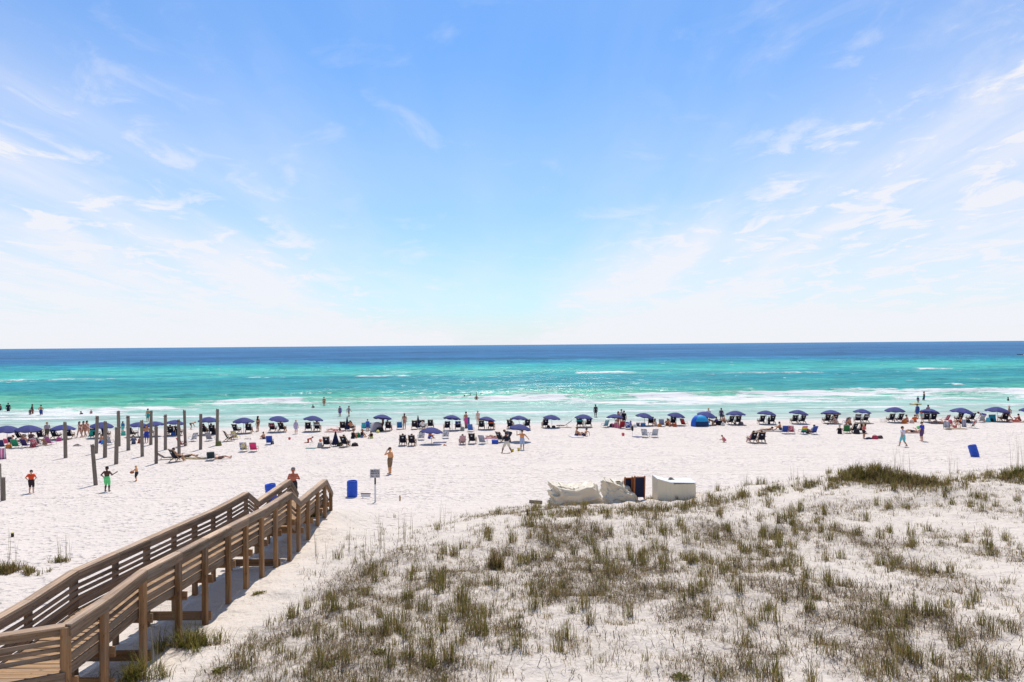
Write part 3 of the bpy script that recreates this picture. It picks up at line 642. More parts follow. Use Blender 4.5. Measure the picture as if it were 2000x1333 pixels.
def umbrella(px, top, base, wpx, ref, tilt=6, tdir=20, pole_off=0):
    p = at(px + pole_off, base); s = p.y / F; h = (base - top) * s * 1.02; r = wpx * s / 2
    root = empty('beach_umbrella', p); tag(root, 'open navy beach umbrella ' + ref, 'umbrella', 'open navy beach umbrellas')
    rise = 0.36 * r / 1.03
    MB().tube([(0, 0, -0.3), (0, 0, h - 0.02)], 0.022, 8).build('pole', M_POLE, root)
    c = shared('canopy', me_('canopy', canopy), M_NAVY, root); c.scale = (r / 1.03, r / 1.03, r / 1.03)
    c.location = (0, 0, h - rise); c.rotation_euler = Matrix.Rotation(R(tilt), 3, Vector((-math.sin(R(tdir)), math.cos(R(tdir)), 0))).to_euler()
    c.rotation_euler.rotate_axis('Z', px * 0.7)
    fin = shared('finial', me_('finial', lambda: MB().lathe([(0.001, .07), (.03, .045), (.022, .02), (.04, 0), (.03, -.03)], 8)), M_POLE, root); fin.location = (0, 0, h - 0.005)
    rb = shared('rib_frame', me_('ribs', lambda: _ribs()), M_POLE, c)
    return root
def _ribs():
    mb = MB()
    for k in range(8):
        a = 2 * math.pi * k / 8; ca, sa = math.cos(a), math.sin(a)
        mb.tube([(0.05 * ca, .05 * sa, .36), (.5 * ca, .5 * sa, .26), (.98 * ca, .98 * sa, -.015)], 0.008, 4).tube([(0.03 * ca, .03 * sa, .02), (.5 * ca, .5 * sa, .25)], 0.007, 4)
    return mb
def closed_umbrella(px, top, base, wpx, lab):
    p = at(px, base); s = p.y / F; h = (base - top) * s; r = wpx * s / 2
    root = empty('closed_umbrella', p); tag(root, lab, 'umbrella', 'furled navy beach umbrellas')
    MB().tube([(0, 0, -0.3), (0, 0, h)], 0.022, 8).build('pole', M_POLE, root)
    mb = MB(); n = 24; vs = []; fs = []
    prof = [(0.02, 1.0), (.16, .93), (.34, .72), (.6, .45), (.85, .22), (1.0, .12), (.80, .10)]
    for q, z in prof:
        for k in range(n): a = 2 * math.pi * k / n; rr = r * q * (1 + 0.22 * math.cos(a * 8) * min(1, q * 2)); vs.append((rr * math.cos(a), rr * math.sin(a), h * (z + (0.03 * math.cos(a * 8 + 1) if z < .2 else 0))))
    for i in range(len(prof) - 1):
        for k in range(n): fs.append((i * n + k, i * n + (k + 1) % n, (i + 1) * n + (k + 1) % n, (i + 1) * n + k))
    mb.add(vs, fs).build('folded_canopy', mat('furled_navy', (38, 40, 78), 0.85), root)
    MB().lathe([(r * .66, 0), (r * .68, .0), (r * .68, .06), (r * .60, .06)], 16, (0, 0, h * .42)).build('strap', mat('strap_navy', (28, 28, 55), 0.8), root)
    return root

BASE_X = [-60, 0, 123, 407, 545, 612, 883, 1078, 1259, 1497, 1748, 1950, 2060]; BASE_Y = [864, 862, 858, 849, 844, 843, 841, 836, 832, 829, 825.5, 823.5, 823]
def row_y(px): return float(np.interp(px, BASE_X, BASE_Y))
# front row: px, top y, width, reference, chairs [(px, side word, towel, emblem)]
RED_T = striped('red_towel', [(190, 70, 80), (225, 150, 150)], 6, 0); BLUE_T = printed('blue_print_towel', [(50, 60, 150), (200, 205, 225), (70, 90, 180)], 9); ORANGE_T = mat('orange_towel', (225, 110, 75), 0.9); TEAL_T = mat('teal_towel', (70, 170, 165), 0.9); WHITE_T = mat('white_towel', (225, 222, 222), 0.9)
U = [(14, 833, 50, 'cut by the left photo edge', [], 5), (56, 832, 46, 'second from the left photo edge', [(40, 'left', None), (80.5, 'right', None)], 5),
     (123, 831, 45, 'behind the lone dark pile', [(109, 'left', None), (136, 'right', None)], 4), (199, 826, 43, 'behind the leftmost cluster of piles', [(186, 'left', TEAL_T), (207, 'right', None)], 4),
     (271, 826, 38, 'lower of the overlapping pair among the piles', [(259, 'left', None)], 4), (301, 824.5, 39, 'higher of the overlapping pair among the piles', [(290, 'left', None)], -7),
     (343, 821.6, 36, 'with a crowd beneath among the piles', [(335, 'left', None), (349, 'right', None)], 8), (407.5, 816, 39, 'between the two rightmost piles', [(399, 'left', None), (415, 'right', None)], 2),
     (476, 817, 40, 'first to the right of the wooden piles', [(462, 'left', None), (486, 'right', None)], 2), (545, 814, 39, 'second to the right of the piles', [(533, 'left', RED_T), (551, 'right', None)], 8),
     (612, 813.5, 39, 'third to the right of the piles', [(602, 'left', None), (620, 'right', WHITE_T)], 6), (747, 811, 37, 'over the grey sun shelter', [(759, 'right', None)], 9),
     (883, 812, 36, 'left of the man in pink shorts', [(873, 'left', None), (895, 'right', BLUE_T)], 10), (951, 815, 35, 'with an orange towel on one chair below', [(940.5, 'left', None), (960, 'right', ORANGE_T)], 12),
     (1014, 813, 36, 'in the front row behind the ball players', [(997, 'left', None), (1029, 'right', None)], 6), (1078, 811.5, 35, 'beside the empty open lounger', [(1064.5, 'left', None)], 7),
     (1140, 810.5, 35, 'over the teal towel chair', [(1132.5, 'left', TEAL_T), (1149, 'right', None)], 6), (1201, 810, 36, 'behind the crowd with the red chair', [], 5),
     (1259, 808, 37, 'second one to the left of the blue tent', [(1272, 'right', None)], 7), (1321, 807, 35, 'next one to the left of the blue tent', [(1314, 'left', None)], 9),
     (1380, 805.5, 38, 'partly hidden behind the blue tent', [], 13), (1437, 803.5, 37, 'first one to the right of the blue tent', [(1426, 'left', None), (1441, 'right', None)], 5),
     (1497, 803, 36, 'second one to the right of the blue tent', [(1487, 'left', None), (1507, 'right', None)], 6), (1560, 802, 36, 'third one to the right of the blue tent', [(1551, 'left', None), (1566, 'right', None)], 6),
     (1623, 802, 38, 'fourth one to the right of the blue tent', [(1614, 'left', None), (1629, 'right', None)], 8), (1684, 800, 37, 'behind the girl in the coral top', [(1675, 'left', WHITE_T), (1689, 'right', WHITE_T)], 6),
     (1748, 796.5, 38, 'behind the man in the white shirt', [(1739.5, 'left', None), (1756, 'right', None)], 2), (1816, 799.5, 36, 'beside the man wrapped in blue', [(1808, 'left', None), (1822, 'right', None)], 10),
     (1879, 798, 43, 'above the sitters with the teal towel, near right edge', [(1873, 'left', None), (1896, 'right', None)], 5), (1948, 796, 43, 'left of the walking woman in a hat', [(1959, 'right', None)], 4),
     (2015, 796, 42, 'cut by the right photo edge', [], 4)]
for px, top, wd_, ref, chs, tilt in U:
    umbrella(px, top, row_y(px), wd_ * random.uniform(.95, 1.03), ref, tilt + random.uniform(-2, 3), random.uniform(-35, 70))
    for cpx, sd_, tw in chs:
        chair(cpx, row_y(cpx) - 0.6, '%s navy chair at the umbrella %s' % (sd_, ref), random.uniform(-16, 16), towel=tw)
umbrella(843, 836, 868, 45, 'standing alone in the second row above its round shadow', 5)
umbrella(1016, 830, 863, 45, 'in the second row above the orange-topped ball player', 8)
closed_umbrella(655.5, 842, 872, 14, 'furled navy umbrella between two chairs in the second row')
closed_umbrella(678, 813, 842, 9, 'furled navy umbrella in the front row behind the pink sunbather')
closed_umbrella(816.6, 811, 838, 9, 'furled navy umbrella in the front row right of the long-haired woman')
for px, py, lab, rz, tw in [(670, 841, 'left navy chair at the furled umbrella behind the pink sunbather', 8, None), (686, 841, 'right navy chair at the furled umbrella behind the pink sunbather', -10, None),
        (810, 838.5, 'left of three chairs at the furled umbrella by the long-haired woman', 5, None), (826, 837.5, 'middle of three chairs at the furled umbrella by the long-haired woman', -5, None), (841, 837, 'right of three chairs at the furled umbrella by the long-haired woman', 4, None),
        (638.5, 874, 'empty navy sling chair left of the furled second-row umbrella', 6, None), (674, 873, 'navy sling chair right of the furled second-row umbrella', -12, None),
        (787, 870.5, 'left chair of the pair with sitters left of the lone second-row umbrella', 6, None), (805, 871, 'right chair of the pair with sitters left of the lone second-row umbrella', 0, None),
        (923, 867, 'black sling chair between two striped chairs', -8, None), (979, 864, 'navy sling chair seen side-on behind the man in the black shirt', -40, None),
        (1469, 865, 'left chair of the pair alone on open sand, girl in pink', 12, None), (1487, 865, 'right chair of the pair alone on open sand', -10, None),
        (1682, 846, 'navy sling chair close behind the girl in the coral top', 0, None), (1962, 823.5, 'dark chair right of the black bag at the hat woman\'s umbrella', -14, None),
        (345, 902, 'dark sling chair with a sitter under the front piles', -30, None), (448, 862, 'dark reclined chair right of the pile cluster', -50, None), (1665, 846, 'dark chair with bags left of the girl in the coral top', 20, None)]:
    chair(px, py, lab, rz, towel=tw)
def fabc(*c): return mat('chair_fabric', c, 0.85)
RWS = striped('red_white_stripe', [(180, 45, 65), (235, 228, 228)], 10, 0); BWS = striped('blue_white_stripe', [(60, 75, 120), (232, 232, 236)], 9, 0); RB = striped('rainbow', [(60, 90, 190), (80, 170, 90), (240, 200, 60), (240, 120, 150)], 4, 2)
PWS = striped('pink_white_stripe', [(225, 70, 140), (240, 225, 232)], 7, 0); GPR = printed('grey_print', [(205, 205, 212), (150, 160, 180), (225, 225, 228)], 12); PPR = printed('pink_print', [(220, 110, 135), (235, 190, 190), (200, 70, 100)], 12)
BYP = printed('blue_yellow_print', [(50, 90, 190), (230, 230, 220), (225, 200, 70)], 10)
for px, py, fab, lab, rz in [
        (5, 876, fabc(52, 54, 105), 'navy low chair at the left photo edge behind a striped towel', 10), (33, 875, fabc(45, 150, 110), 'green low chair in the left-edge group', 5), (52, 874, fabc(70, 50, 110), 'purple low chair in the left-edge group', -5),
        (70, 873, PPR, 'pink patterned low chair in the left-edge group', 5), (77, 871, fabc(110, 112, 110), 'grey low chair in the left-edge group', -10), (100, 869, fabc(190, 110, 160), 'mauve low chair at the right end of the left-edge group', -15),
        (176, 856, fabc(60, 200, 180), 'bright turquoise low chair turned sideways left of the piles', 60), (214, 869, BWS, 'blue and white low chair among the left piles', 0), (357, 872, fabc(205, 85, 75), 'red low chair against a tall pile', -30),
        (376, 862, GPR, 'white patterned low chair turned sideways between the piles', 60), (411, 861, fabc(160, 160, 170), 'grey low chair left of the rightmost pile', -8), (461, 858, BYP, 'low chair with a blue picture print right of the piles', -10),
        (477, 882, BYP, 'blue and yellow patterned chair beside the pink chair', 8), (496.5, 882, fabc(240, 70, 130), 'bright pink low chair alone on the sand', 5), (527, 868, fabc(45, 80, 180), 'royal blue chair beside the seated shirtless boy', 10),
        (711, 840, fabc(70, 195, 210), 'left of two turquoise low chairs near the boy in blue', 15), (724, 840, fabc(70, 195, 210), 'right of two turquoise low chairs near the boy in blue', -10), (780.5, 838.5, fabc(50, 120, 185), 'blue chair left of the long-haired woman', 8),
        (870, 856, GPR, 'white printed low chair right of the lone second-row umbrella', 15), (903, 868, RWS, 'red and white striped beach chair', 10), (944, 867, BWS, 'blue and white striped beach chair beside the black chair', -25), (920, 843, fabc(70, 120, 200), 'blue chair right of the man in pink shorts', -12),
        (822, 859, GPR, 'pale patterned chair under the left rim of the lone umbrella', 20), (1181, 835, fabc(130, 180, 195), 'light blue low chair left of the red-chair crowd', 30), (1214, 837, fabc(165, 40, 50), 'dark red low chair amid the standing crowd', 5), (1227, 838.5, BLUE_T, 'blue and white printed chair right of the red chair', -8),
        (1261, 854, GPR, 'left grey printed chair of the pair alone on open sand', -30), (1277, 854, fabc(190, 195, 205), 'right pale grey chair of the pair alone on open sand', 10), (1293, 833, fabc(130, 140, 170), 'grey-blue low chair left of the blue tent umbrella', -20), (1337, 832, fabc(200, 60, 60), 'low chair with a red towel just left of the blue tent', -50),
        (1532, 847, fabc(60, 85, 165), 'blue chair behind the seated boy on open sand', -8), (1546, 847, PPR, 'pink striped low chair right of the blue chair', -30), (1567, 848, RB, 'rainbow striped low chair', 10), (1587, 848, fabc(55, 80, 165), 'blue chair right of the rainbow chair', 15),
        (1653, 829.5, fabc(150, 145, 175), 'lilac low chair beside the tanned sitter', 8), (1653, 846, fabc(60, 130, 75), 'green low chair beside the woman in black', -20), (1846, 824, PPR, 'red printed low chair left of the umbrella sitters', 20), (1849, 838.5, BWS, 'blue and white low chair in front of the red one', -30),
        (1914, 825, fabc(165, 165, 170), 'grey low chair left of the turquoise towel', 10), (1896, 836, printed('green_red_print', [(60, 120, 80), (190, 60, 60), (225, 215, 200)], 9), 'green and red low chair in front of the right umbrellas', 30)]:
    chair(px, py, lab, rz, 'low', fab)
# open loungers lying flat: same frame, reclined
def lounger(px, py, lab, rz, m, sc=1.0):
    root = empty('beach_lounger', at(px, py), rz, sc); tag(root, lab, 'lounger', 'open beach loungers')
    def pt(u, v):
        pts = [(-0.85, 0.72), (-0.45, 0.40), (-0.1, 0.22), (0.35, 0.24), (0.8, 0.20)]; k = v * 4; i = min(int(k), 3); f = k - i
        return ((u - .5) * .52, pts[i][0] * (1 - f) + pts[i + 1][0] * f, pts[i][1] * (1 - f) + pts[i + 1][1] * f)
    two_sided(pt, 2, 8, 0.015).build('sling', m, root, True)
    for s in (-1, 1):
        MB().bar((s * .28, -.88, .74), (s * .28, -.1, .20), .035, .04).bar((s * .28, -.1, .2), (s * .28, .82, .19), .035, .04).build('frame_side', M_WOOD, root)
        MB().bar((s * .28, .45, .2), (s * .28, .55, 0), .03, .03).build('front_leg', M_WOOD, root); MB().bar((s * .28, -.25, .3), (s * .28, -.45, 0), .03, .03).build('rear_leg', M_WOOD, root)
lounger(323, 898, 'dark lounger facing right in front of the piles', -75, M_SLING, .8); lounger(1101, 835, 'empty wooden lounger side-on in the front row', 75, M_SLING)
chair(412, 899, 'dark low chair with a teal tint right of the rumpled towels', 20, 'low', mat('charcoal_cloth', (45, 62, 66), 0.85), high=-.12)

# ------------------------------------------------------------------ barrels, sign, boxes, tarps
M_BARREL = mat('blue_hdpe', (34, 88, 205), 0.5, 0.30, 5.0, spec=0.35)
def barrel(px, py, lab, tilt=(0, 0), h=0.88):
    root = empty('blue_barrel', at(px, py)); root.rotation_euler = (R(tilt[0]), R(tilt[1]), 0); tag(root, lab, 'barrel', 'blue plastic drums used as bins'); r = 0.29
    pr = [(r * .90, -0.05), (r * .92, 0.0), (r * .99, 0.05)]
    for k in range(3):
        z = 0.08 + k * 0.26; pr += [(r, z), (r * 1.0, z + .20), (r * .965, z + .225), (r * .965, z + .235)]
    pr += [(r, h - .06), (r * .93, h - .01), (r * .90, h), (r * .84, h), (r * .84, h - .12), (.001, h - .5)]
    MB().lathe(pr, 24).build('drum', M_BARREL, root, True)
    MB().lathe([(r * 1.005, .335), (r * 1.035, .345), (r * 1.035, .36), (r * 1.005, .37)], 24).build('hoop', M_BARREL, root, True)
    MB().lathe([(r * 1.005, .595), (r * 1.035, .605), (r * 1.035, .62), (r * 1.005, .63)], 24).build('hoop', M_BARREL, root, True)
    return root
barrel(688, 970, 'upright blue barrel standing left of the beach service sign'); barrel(1905, 892, 'tilted open blue barrel on the sand at right', (-6, -13))
barrel(531, 977, 'blue barrel half hidden behind the boardwalk railing', (0, -6))

p = at(733, 981); root = empty('beach_sign', p); root.rotation_euler = (0, 0, R(4)); tag(root, 'white beach service sign on a black and white post', 'sign')
s = p.y / F; H = 64 * s
MB().box((0, 0, H * .23), (.085, .085, H * .62)).build('lower_post', M_WHITE, root); MB().box((0, 0, H * .66), (.08, .08, H * .24)).build('upper_post', mat('black_paint', (22, 21, 22), 0.6), root)
bd = MB().box((0, -.055, H * .875), (.53, .025, .46)).build('board', mat('sign_white', (205, 200, 200), 0.6, 0.05), root)
MB().lathe([(.001, .05), (.05, .035), (.06, 0)], 8, (0, -.05, H * .875 + .23)).build('cap', M_WHITE, root)
M_INK = mat('sign_ink', (30, 28, 32), 0.7)
def lettering(txt, size, x, z, y, parent, m, name='lettering', bold=0.012):
    c = bpy.data.curves.new(name, 'FONT'); c.body = txt; c.size = size; c.align_x = 'CENTER'; c.extrude = 0.002; c.offset = bold * size * 0.6
    o = bpy.data.objects.new('tmp_text', c); COL.objects.link(o); dg = bpy.context.evaluated_depsgraph_get()
    me = bpy.data.meshes.new_from_object(o.evaluated_get(dg)); bpy.data.objects.remove(o); me.materials.clear(); me.materials.append(m)
    q = bpy.data.objects.new(name, me); COL.objects.link(q); q.parent = parent; q.rotation_euler = (R(90), 0, 0); q.location = (x, y, z); return q
for txt, sz, dz in (('BEACH', .135, .09), ('SERVICE', .125, -.035), ('9am - 5pm', .10, -.165)): lettering(txt, sz, 0, H * .875 + dz, -.072, root, M_INK, bold=.03)
p = at(714, 974); root = empty('low_sign_board', p); root.rotation_euler = (R(-8), 0, R(-6)); tag(root, 'small white board with a red strip low beside the sign post', 'sign')
MB().box((.0, 0, .16), (.52, .025, .16)).build('board', M_WHITE, root); MB().box((0, -.004, .265), (.56, .025, .055)).build('red_strip', mat('red_paint', (175, 60, 60), 0.6), root)
MB().box((-.16, .02, .03), (.04, .03, .16)).build('stake', M_WHITE, root)
def stump(px, py, h, wd_, lab, name='wooden_stake', c=(190, 145, 95), top=None):
    root = empty(name, at(px, py)); tag(root, lab, 'stake'); MB().tube([(0, 0, -.1), (.01, 0, h * .5), (0, 0, h)], [wd_, wd_ * .97, wd_ * .9], 8).build('shaft', mat('stake_wood', c, 0.8, 0.3), root)
    MB().lathe([(wd_ * .91, 0), (wd_ * .7, .02), (.001, .025)], 8, (0, 0, h)).build('cap', mat('stake_top', top or c, 0.7), root)
stump(781, 978, .26, .045, 'short pale wooden stake right of the sign'); stump(24, 1049, .16, .06, 'small dark stake with a yellow top on the left sand', 'marker_stake', (60, 50, 35), (225, 200, 40)); stump(1030, 1006, .2, .05, 'small grey stake in the dune grass below the plank', 'wooden_stake', (110, 95, 80))
p = at(1046, 986); root = empty('loose_plank', p); root.rotation_euler = (0, R(4), R(-3)); tag(root, 'short brown plank standing on edge left of the tarps', 'plank'); plank('board', (-.33, 0, .13), (.33, 0, .13), .05, .17, W_PILE, root); plank('stake', (-.2, .05, -.1), (-.2, .05, .2), .04, .04, W_PILE, root)

M_TARP = mat('white_tarpaulin', (222, 208, 182), 0.5, 0.14, 3.0, spec=0.4, bump=0.3)
def tarp(px, py, L, D_, Hh, lab, prof, seed):
    """cloth thrown over a stack: box-like heap with sagging top and sharp folds"""
    p = at(px, py); root = empty('tarp_heap', p); root.rotation_euler = (0, 0, R(4)); tag(root, lab, 'tarp')
    nu, nv = 120, 56; vs = []
    for j in range(nv + 1):
        for i in range(nu + 1):
            a = 2 * math.pi * i / nu; v = j / nv; ca, sa = math.cos(a), math.sin(a); e = 0.36
            x = math.copysign(abs(ca) ** e, ca); y = math.copysign(abs(sa) ** e, sa)
            if v < 0.62: k = 1.10 - 0.16 * v; z = v / 0.62
            else: k = (1.0 - (v - 0.62) / 0.38); z = 1.0; k = k * 1.0
            X = x * k * L / 2; Y = y * k * D_ / 2
            zz_ = z * Hh * float(np.interp(X / (L / 2), *prof))
            f = float(abs(vnoise(X * 2.2 + Y * 1.3 + zz_ * 2.1, Y * 2.0 - X * 1.1 + zz_ * 1.7, seed) - .5)) * 2; f2 = float(abs(vnoise(X * 5.5 + zz_ * 4, Y * 5 - zz_ * 5 + X * 2, seed + 3) - .5)) * 2
            dd = (1 - f) ** 4 * .22 + (1 - f2) ** 4 * .07 - .08
            vs.append((X + x * dd * (z > 0.02), Y + y * dd * (z > 0.02), max(-.02, zz_ + dd * .7 * z)))
    N = nu + 1; fs = [(j * N + i, j * N + i + 1, (j + 1) * N + i + 1, (j + 1) * N + i) for j in range(nv) for i in range(nu)]
    MB().add(vs, fs).build('sheet', M_TARP, root, True)
    MB().tube([(-L * .52, -D_ * .50, .06), (-L * .2, -D_ * .60, Hh * .32), (L * .15, -D_ * .58, .18), (L * .5, -D_ * .52, .1)], .012, 6).build('tie_rope', mat('rope', (150, 140, 120), 0.9), root)
    return root
tarp(1124, 986, 2.35, 1.3, 1.0, 'large crumpled white tarp covering a heap behind the dune', ([-1.2, -1, -.55, -.1, .3, .75, 1.0, 1.2], [.95, 1.0, .92, .78, .95, 1.05, .62, .4]), 5)
tarp(1208, 982, 1.25, 1.1, .95, 'smaller white tarp sliding off the stacked folded chairs', ([-1.2, -1, -.6, 0, .5, 1.0, 1.2], [1.0, 1.06, 1.0, .95, .72, .3, .2]), 9)
M_ORW = mat('orange_varnish', (172, 102, 58), 0.5, 0.25, 14)
for k, (px, lab) in enumerate([(1217, 'left folded navy chair half under the small tarp'), (1232, 'second folded navy chair behind the small tarp'), (1242, 'third folded chair with orange wood beside the small tarp'), (1252, 'rightmost folded navy chair next to the white storage box')]):
    root = empty('folded_chair', at(px, 979) + Vector((0, .25 + .05 * k, 0)), 4); tag(root, lab, 'chair', 'folded rental chairs stacked behind the dune')
    wch = .40 if k in (0, 1, 3) else .2
    two_sided(lambda u, v: ((u - .5) * wch, -.06 * v - .05, .12 + .86 * v), 2, 4, .03).build('sling', mat('stack_navy', (30, 36, 62), 0.8), root)
    for s in (-1, 1):
        MB().bar((s * (wch / 2 + .03), .0, .0), (s * (wch / 2 + .03), -.12, 1.06), .05, .06, (0, 1, 0)).build('side_rail', M_ORW, root)
        MB().bar((s * (wch / 2 + .03), .10, .0), (s * (wch / 2 + .03), .02, .98), .04, .05, (0, 1, 0)).build('leg', M_ORW, root)
    MB().bar((-wch / 2, -.12, 1.0), (wch / 2, -.12, 1.0), .04, .05).build('crossbar', M_ORW, root)

p = at(1316, 978); s = p.y / F; root = empty('storage_box', p, 2); tag(root, 'white wooden storage box with a raised slanting left end', 'box')
M_BOX = mat('box_white', (240, 226, 196), 0.7, 0.08, 3)
W = 72 * s; hh = 36 * s; hl = 46 * s; d = 0.95
n = 9
for k in range(n):                                                 # boards of the front and back
    x0 = -W / 2 + W * k / n + .0015; x1 = -W / 2 + W * (k + 1) / n - .0015
    zt = lambda x: hl - (hl - hh) * min(1, (x + W / 2) / (W * .42))
    for yy, nm in ((-d / 2, 'front_board'), (d / 2, 'back_board')):
        MB().add([(x0, yy - .012, -.15), (x1, yy - .012, -.15), (x1, yy - .012, zt(x1)), (x0, yy - .012, zt(x0)), (x0, yy + .012, -.15), (x1, yy + .012, -.15), (x1, yy + .012, zt(x1)), (x0, yy + .012, zt(x0))],
                 [(0, 1, 2, 3), (7, 6, 5, 4), (0, 4, 5, 1), (1, 5, 6, 2), (2, 6, 7, 3), (3, 7, 4, 0)]).build(nm, M_BOX, root)
MB().box((-W / 2 - .015, 0, hl / 2 - .08), (.024, d + .02, hl + .13)).build('end_panel', M_BOX, root); MB().box((W / 2 + .015, 0, hh / 2 - .08), (.024, d + .02, hh + .13)).build('end_panel', M_BOX, root)
MB().bar((-W / 2 - .03, 0, hl + .015), (-W / 2 + W * .42, 0, hh + .03), d + .06, .03).build('sloping_lid', M_WHITE, root)
MB().bar((-W / 2 + W * .36, 0, hh + .075), (W / 2 + .04, 0, hh + .045), d + .08, .035).build('flat_lid', M_WHITE, root)
root = empty('driftwood_block', p + Vector((-.08, .1, hh + .085)), 20); tag(root, 'small dark wood scrap lying on the white storage box lid', 'wood'); MB().add([(-.14, -.05, 0), (.16, -.05, 0), (.16, .06, 0), (-.14, .06, 0), (-.09, -.03, .12), (.02, -.02, .10), (.0, .04, .11), (-.1, .04, .09)], [(3, 2, 1, 0), (0, 1, 5, 4), (1, 2, 6, 5), (2, 3, 7, 6), (3, 0, 4, 7), (4, 5, 6, 7)]).build('scrap', W_PILE, root)

# blue pop-up tent
p = at(1367, 833); s = p.y / F; root = empty('popup_tent', p, -6); tag(root, 'blue pop-up beach tent in the front row', 'tent')
tw, th, td = 35 * s / 2, 22 * s, .75
M_T1 = mat('tent_sky_blue', (55, 175, 230), 0.6, 0.1, 2, trans=.12); M_T2 = mat('tent_royal_blue', (50, 110, 220), 0.6, 0.1, 2, trans=.12); M_T3 = mat('tent_opening_shade', (20, 60, 110), 0.7)
def tp(a, e): return (-math.cos(a) * tw * math.cos(e) ** .8, math.sin(a) * td * math.cos(e) ** .8 * (1 if math.sin(a) > 0 else 1), th * math.sin(e) ** .85)
def tent_panel(a0, a1, e0, m, nm): MB().sheet(lambda u, v: tp(a0 + (a1 - a0) * u, e0 + (math.pi / 2 - e0) * v), 8, 10).build(nm, m, root, True)
tent_panel(R(-150), R(-55), .42, M_T1, 'front_panel'); tent_panel(R(-150), R(-55), 0.0, M_T3, 'dark_opening') if False else None
MB().sheet(lambda u, v: tuple(c * (.985 if i < 2 else 1) for i, c in enumerate(tp(R(-150) + R(95) * u, .02 + .42 * v))), 8, 4).build('dark_opening', M_T3, root, True)  # dark sheet across the tent opening, its inner shade put into the colour
tent_panel(R(-55), R(30), 0.0, M_T2, 'right_panel'); tent_panel(R(30), R(130), 0.0, M_T2, 'rear_panel'); tent_panel(R(130), R(210), 0.0, M_T1, 'left_panel')
for a in (-150, -55, 30, 130): MB().tube([tuple(x * 1.01 for x in tp(R(a), e * math.pi / 2 / 8)) for e in range(9)], .012, 6).build('pole', M_T2, root)

# grey sun shelter, motor boat, floats
p = at(736, 842); root = empty('sun_shelter', p, 10); tag(root, 'grey fabric sun shelter under the umbrella', 'shelter')
MB().sheet(lambda u, v: (-.65 + 1.3 * u, -.45 + .75 * v, .95 * math.sin(v * 1.35) * (1 - .25 * (2 * u - 1) ** 2)), 8, 8).build('canopy', mat('grey_shelter', (190, 178, 182), 0.8, trans=.2), root, True)
for sx_ in (-1, 1): MB().tube([(sx_ * .65, -.45 + .75 * v / 6, .72 * math.sin(v / 6 * 1.35)) for v in range(7)], .012, 6).build('pole', M_ALU, root)
b0 = at_water(1993, 694); root = empty('motor_boat', b0, 97); sb = 4.0; root.scale = (.5, .5, .5); tag(root, 'small dark motor boat on the horizon at the right photo edge', 'boat')
def hull(u, v): k = (1 - u ** 3); return ((v * 2 - 1) * sb * .28 * k ** .6 * 1.0, (u - .4) * sb * 2.2, sb * (.08 + .16 * abs(v * 2 - 1) + .12 * u * u) - (.0))
MB().sheet(hull, 12, 8).build('hull', mat('boat_dark', (70, 62, 66), 0.5), root, True); MB().box((0, .4, sb * .42), (1.3, 2.4, .5)).build('console', M_WHITE, root); MB().sheet(lambda u, v: ((u - .5) * 2, (v - .5) * 3.4 + .4, sb * .62), 1, 1).build('canopy', M_BLACK, root)
mb = MB(); random.seed(5)
for k in range(46): q = random.random() ** 1.5; mb.ball((random.uniform(-1, 1) * (1.2 + q * 4), -4 - q * 32, .05), random.uniform(.5, 1.3) * (1 - .5 * q), 5, (1, 1.6, .35))
mb.build('wake_foam', mat('foam_white', (245, 245, 243), 0.9), root, True)['kind'] = 'stuff'
# ------------------------------------------------------------------ people: one smooth body per pose, clothes and hair as children
def ik(a, tgt, l1, l2, pole):
    d = tgt - a; L = min(d.length, (l1 + l2) * 0.999); d.normalize()
    x = (l1 * l1 - l2 * l2 + L * L) / (2 * L); h = math.sqrt(max(0, l1 * l1 - x * x))
    pv = pole - d * pole.dot(d); pv.normalize()
    return a + d * x + pv * h, a + d * L
V3 = lambda *a: Vector(a)
def skeleton(P):
    ln = R(P.get('lean', 0)); up = V3(0, math.sin(ln), math.cos(ln)); fw = V3(0, math.cos(ln), -math.sin(ln)); rt = V3(1, 0, 0)
    pel = V3(0, 0, P['pel']); J = {'pel': pel, 'waist': pel + up * .16, 'chest': pel + up * .33, 'neck': pel + up * .505, 'up': up, 'fw': fw}
    hp = R(P.get('head', 0)); hu = (up * math.cos(hp) + fw * math.sin(hp)); hu = (hu + V3(0, 0, .35 if P['pel'] > .3 or abs(P.get('lean', 0)) < 50 else 0)).normalized()
    J['head'] = J['neck'] + hu * .185; J['hu'] = hu
    hf = hu.cross(V3(1, 0, 0)) * -1.0
    yaw = R(P.get('yaw', 0)); hf = (hf * math.cos(yaw) - rt * math.sin(yaw)); J['hf'] = hf
    for i, s in enumerate((-1, 1)):
        hip = pel + rt * s * .095 - up * .02; an = V3(*P['ank'][i]); kp = V3(*P.get('kpole', ((0, 1, .1), (0, 1, .1)))[i])
        kn, an = ik(hip, an, .43, .42, kp); sh = J['neck'] + rt * s * .185 - up * .05
        h = P['hand'][i]; hd = sh + V3(h[0], h[1], h[2]); ep = V3(*P.get('epole', ((-.5, -1, -.2), (.5, -1, -.2)))[i])
        el, wr = ik(sh, hd, .285, .26, ep)
        td = V3(*P.get('toe', ((0, 1, 0), (0, 1, 0)))[i])
        J.update({'hip%d' % i: hip, 'kn%d' % i: kn, 'an%d' % i: an, 'toe%d' % i: an + td.normalized() * .17 + V3(0, 0, -.035 if td.z == 0 else 0), 'sh%d' % i: sh, 'el%d' % i: el, 'wr%d' % i: wr, 'hd%d' % i: wr + (wr - el).normalized() * .11})
    return J
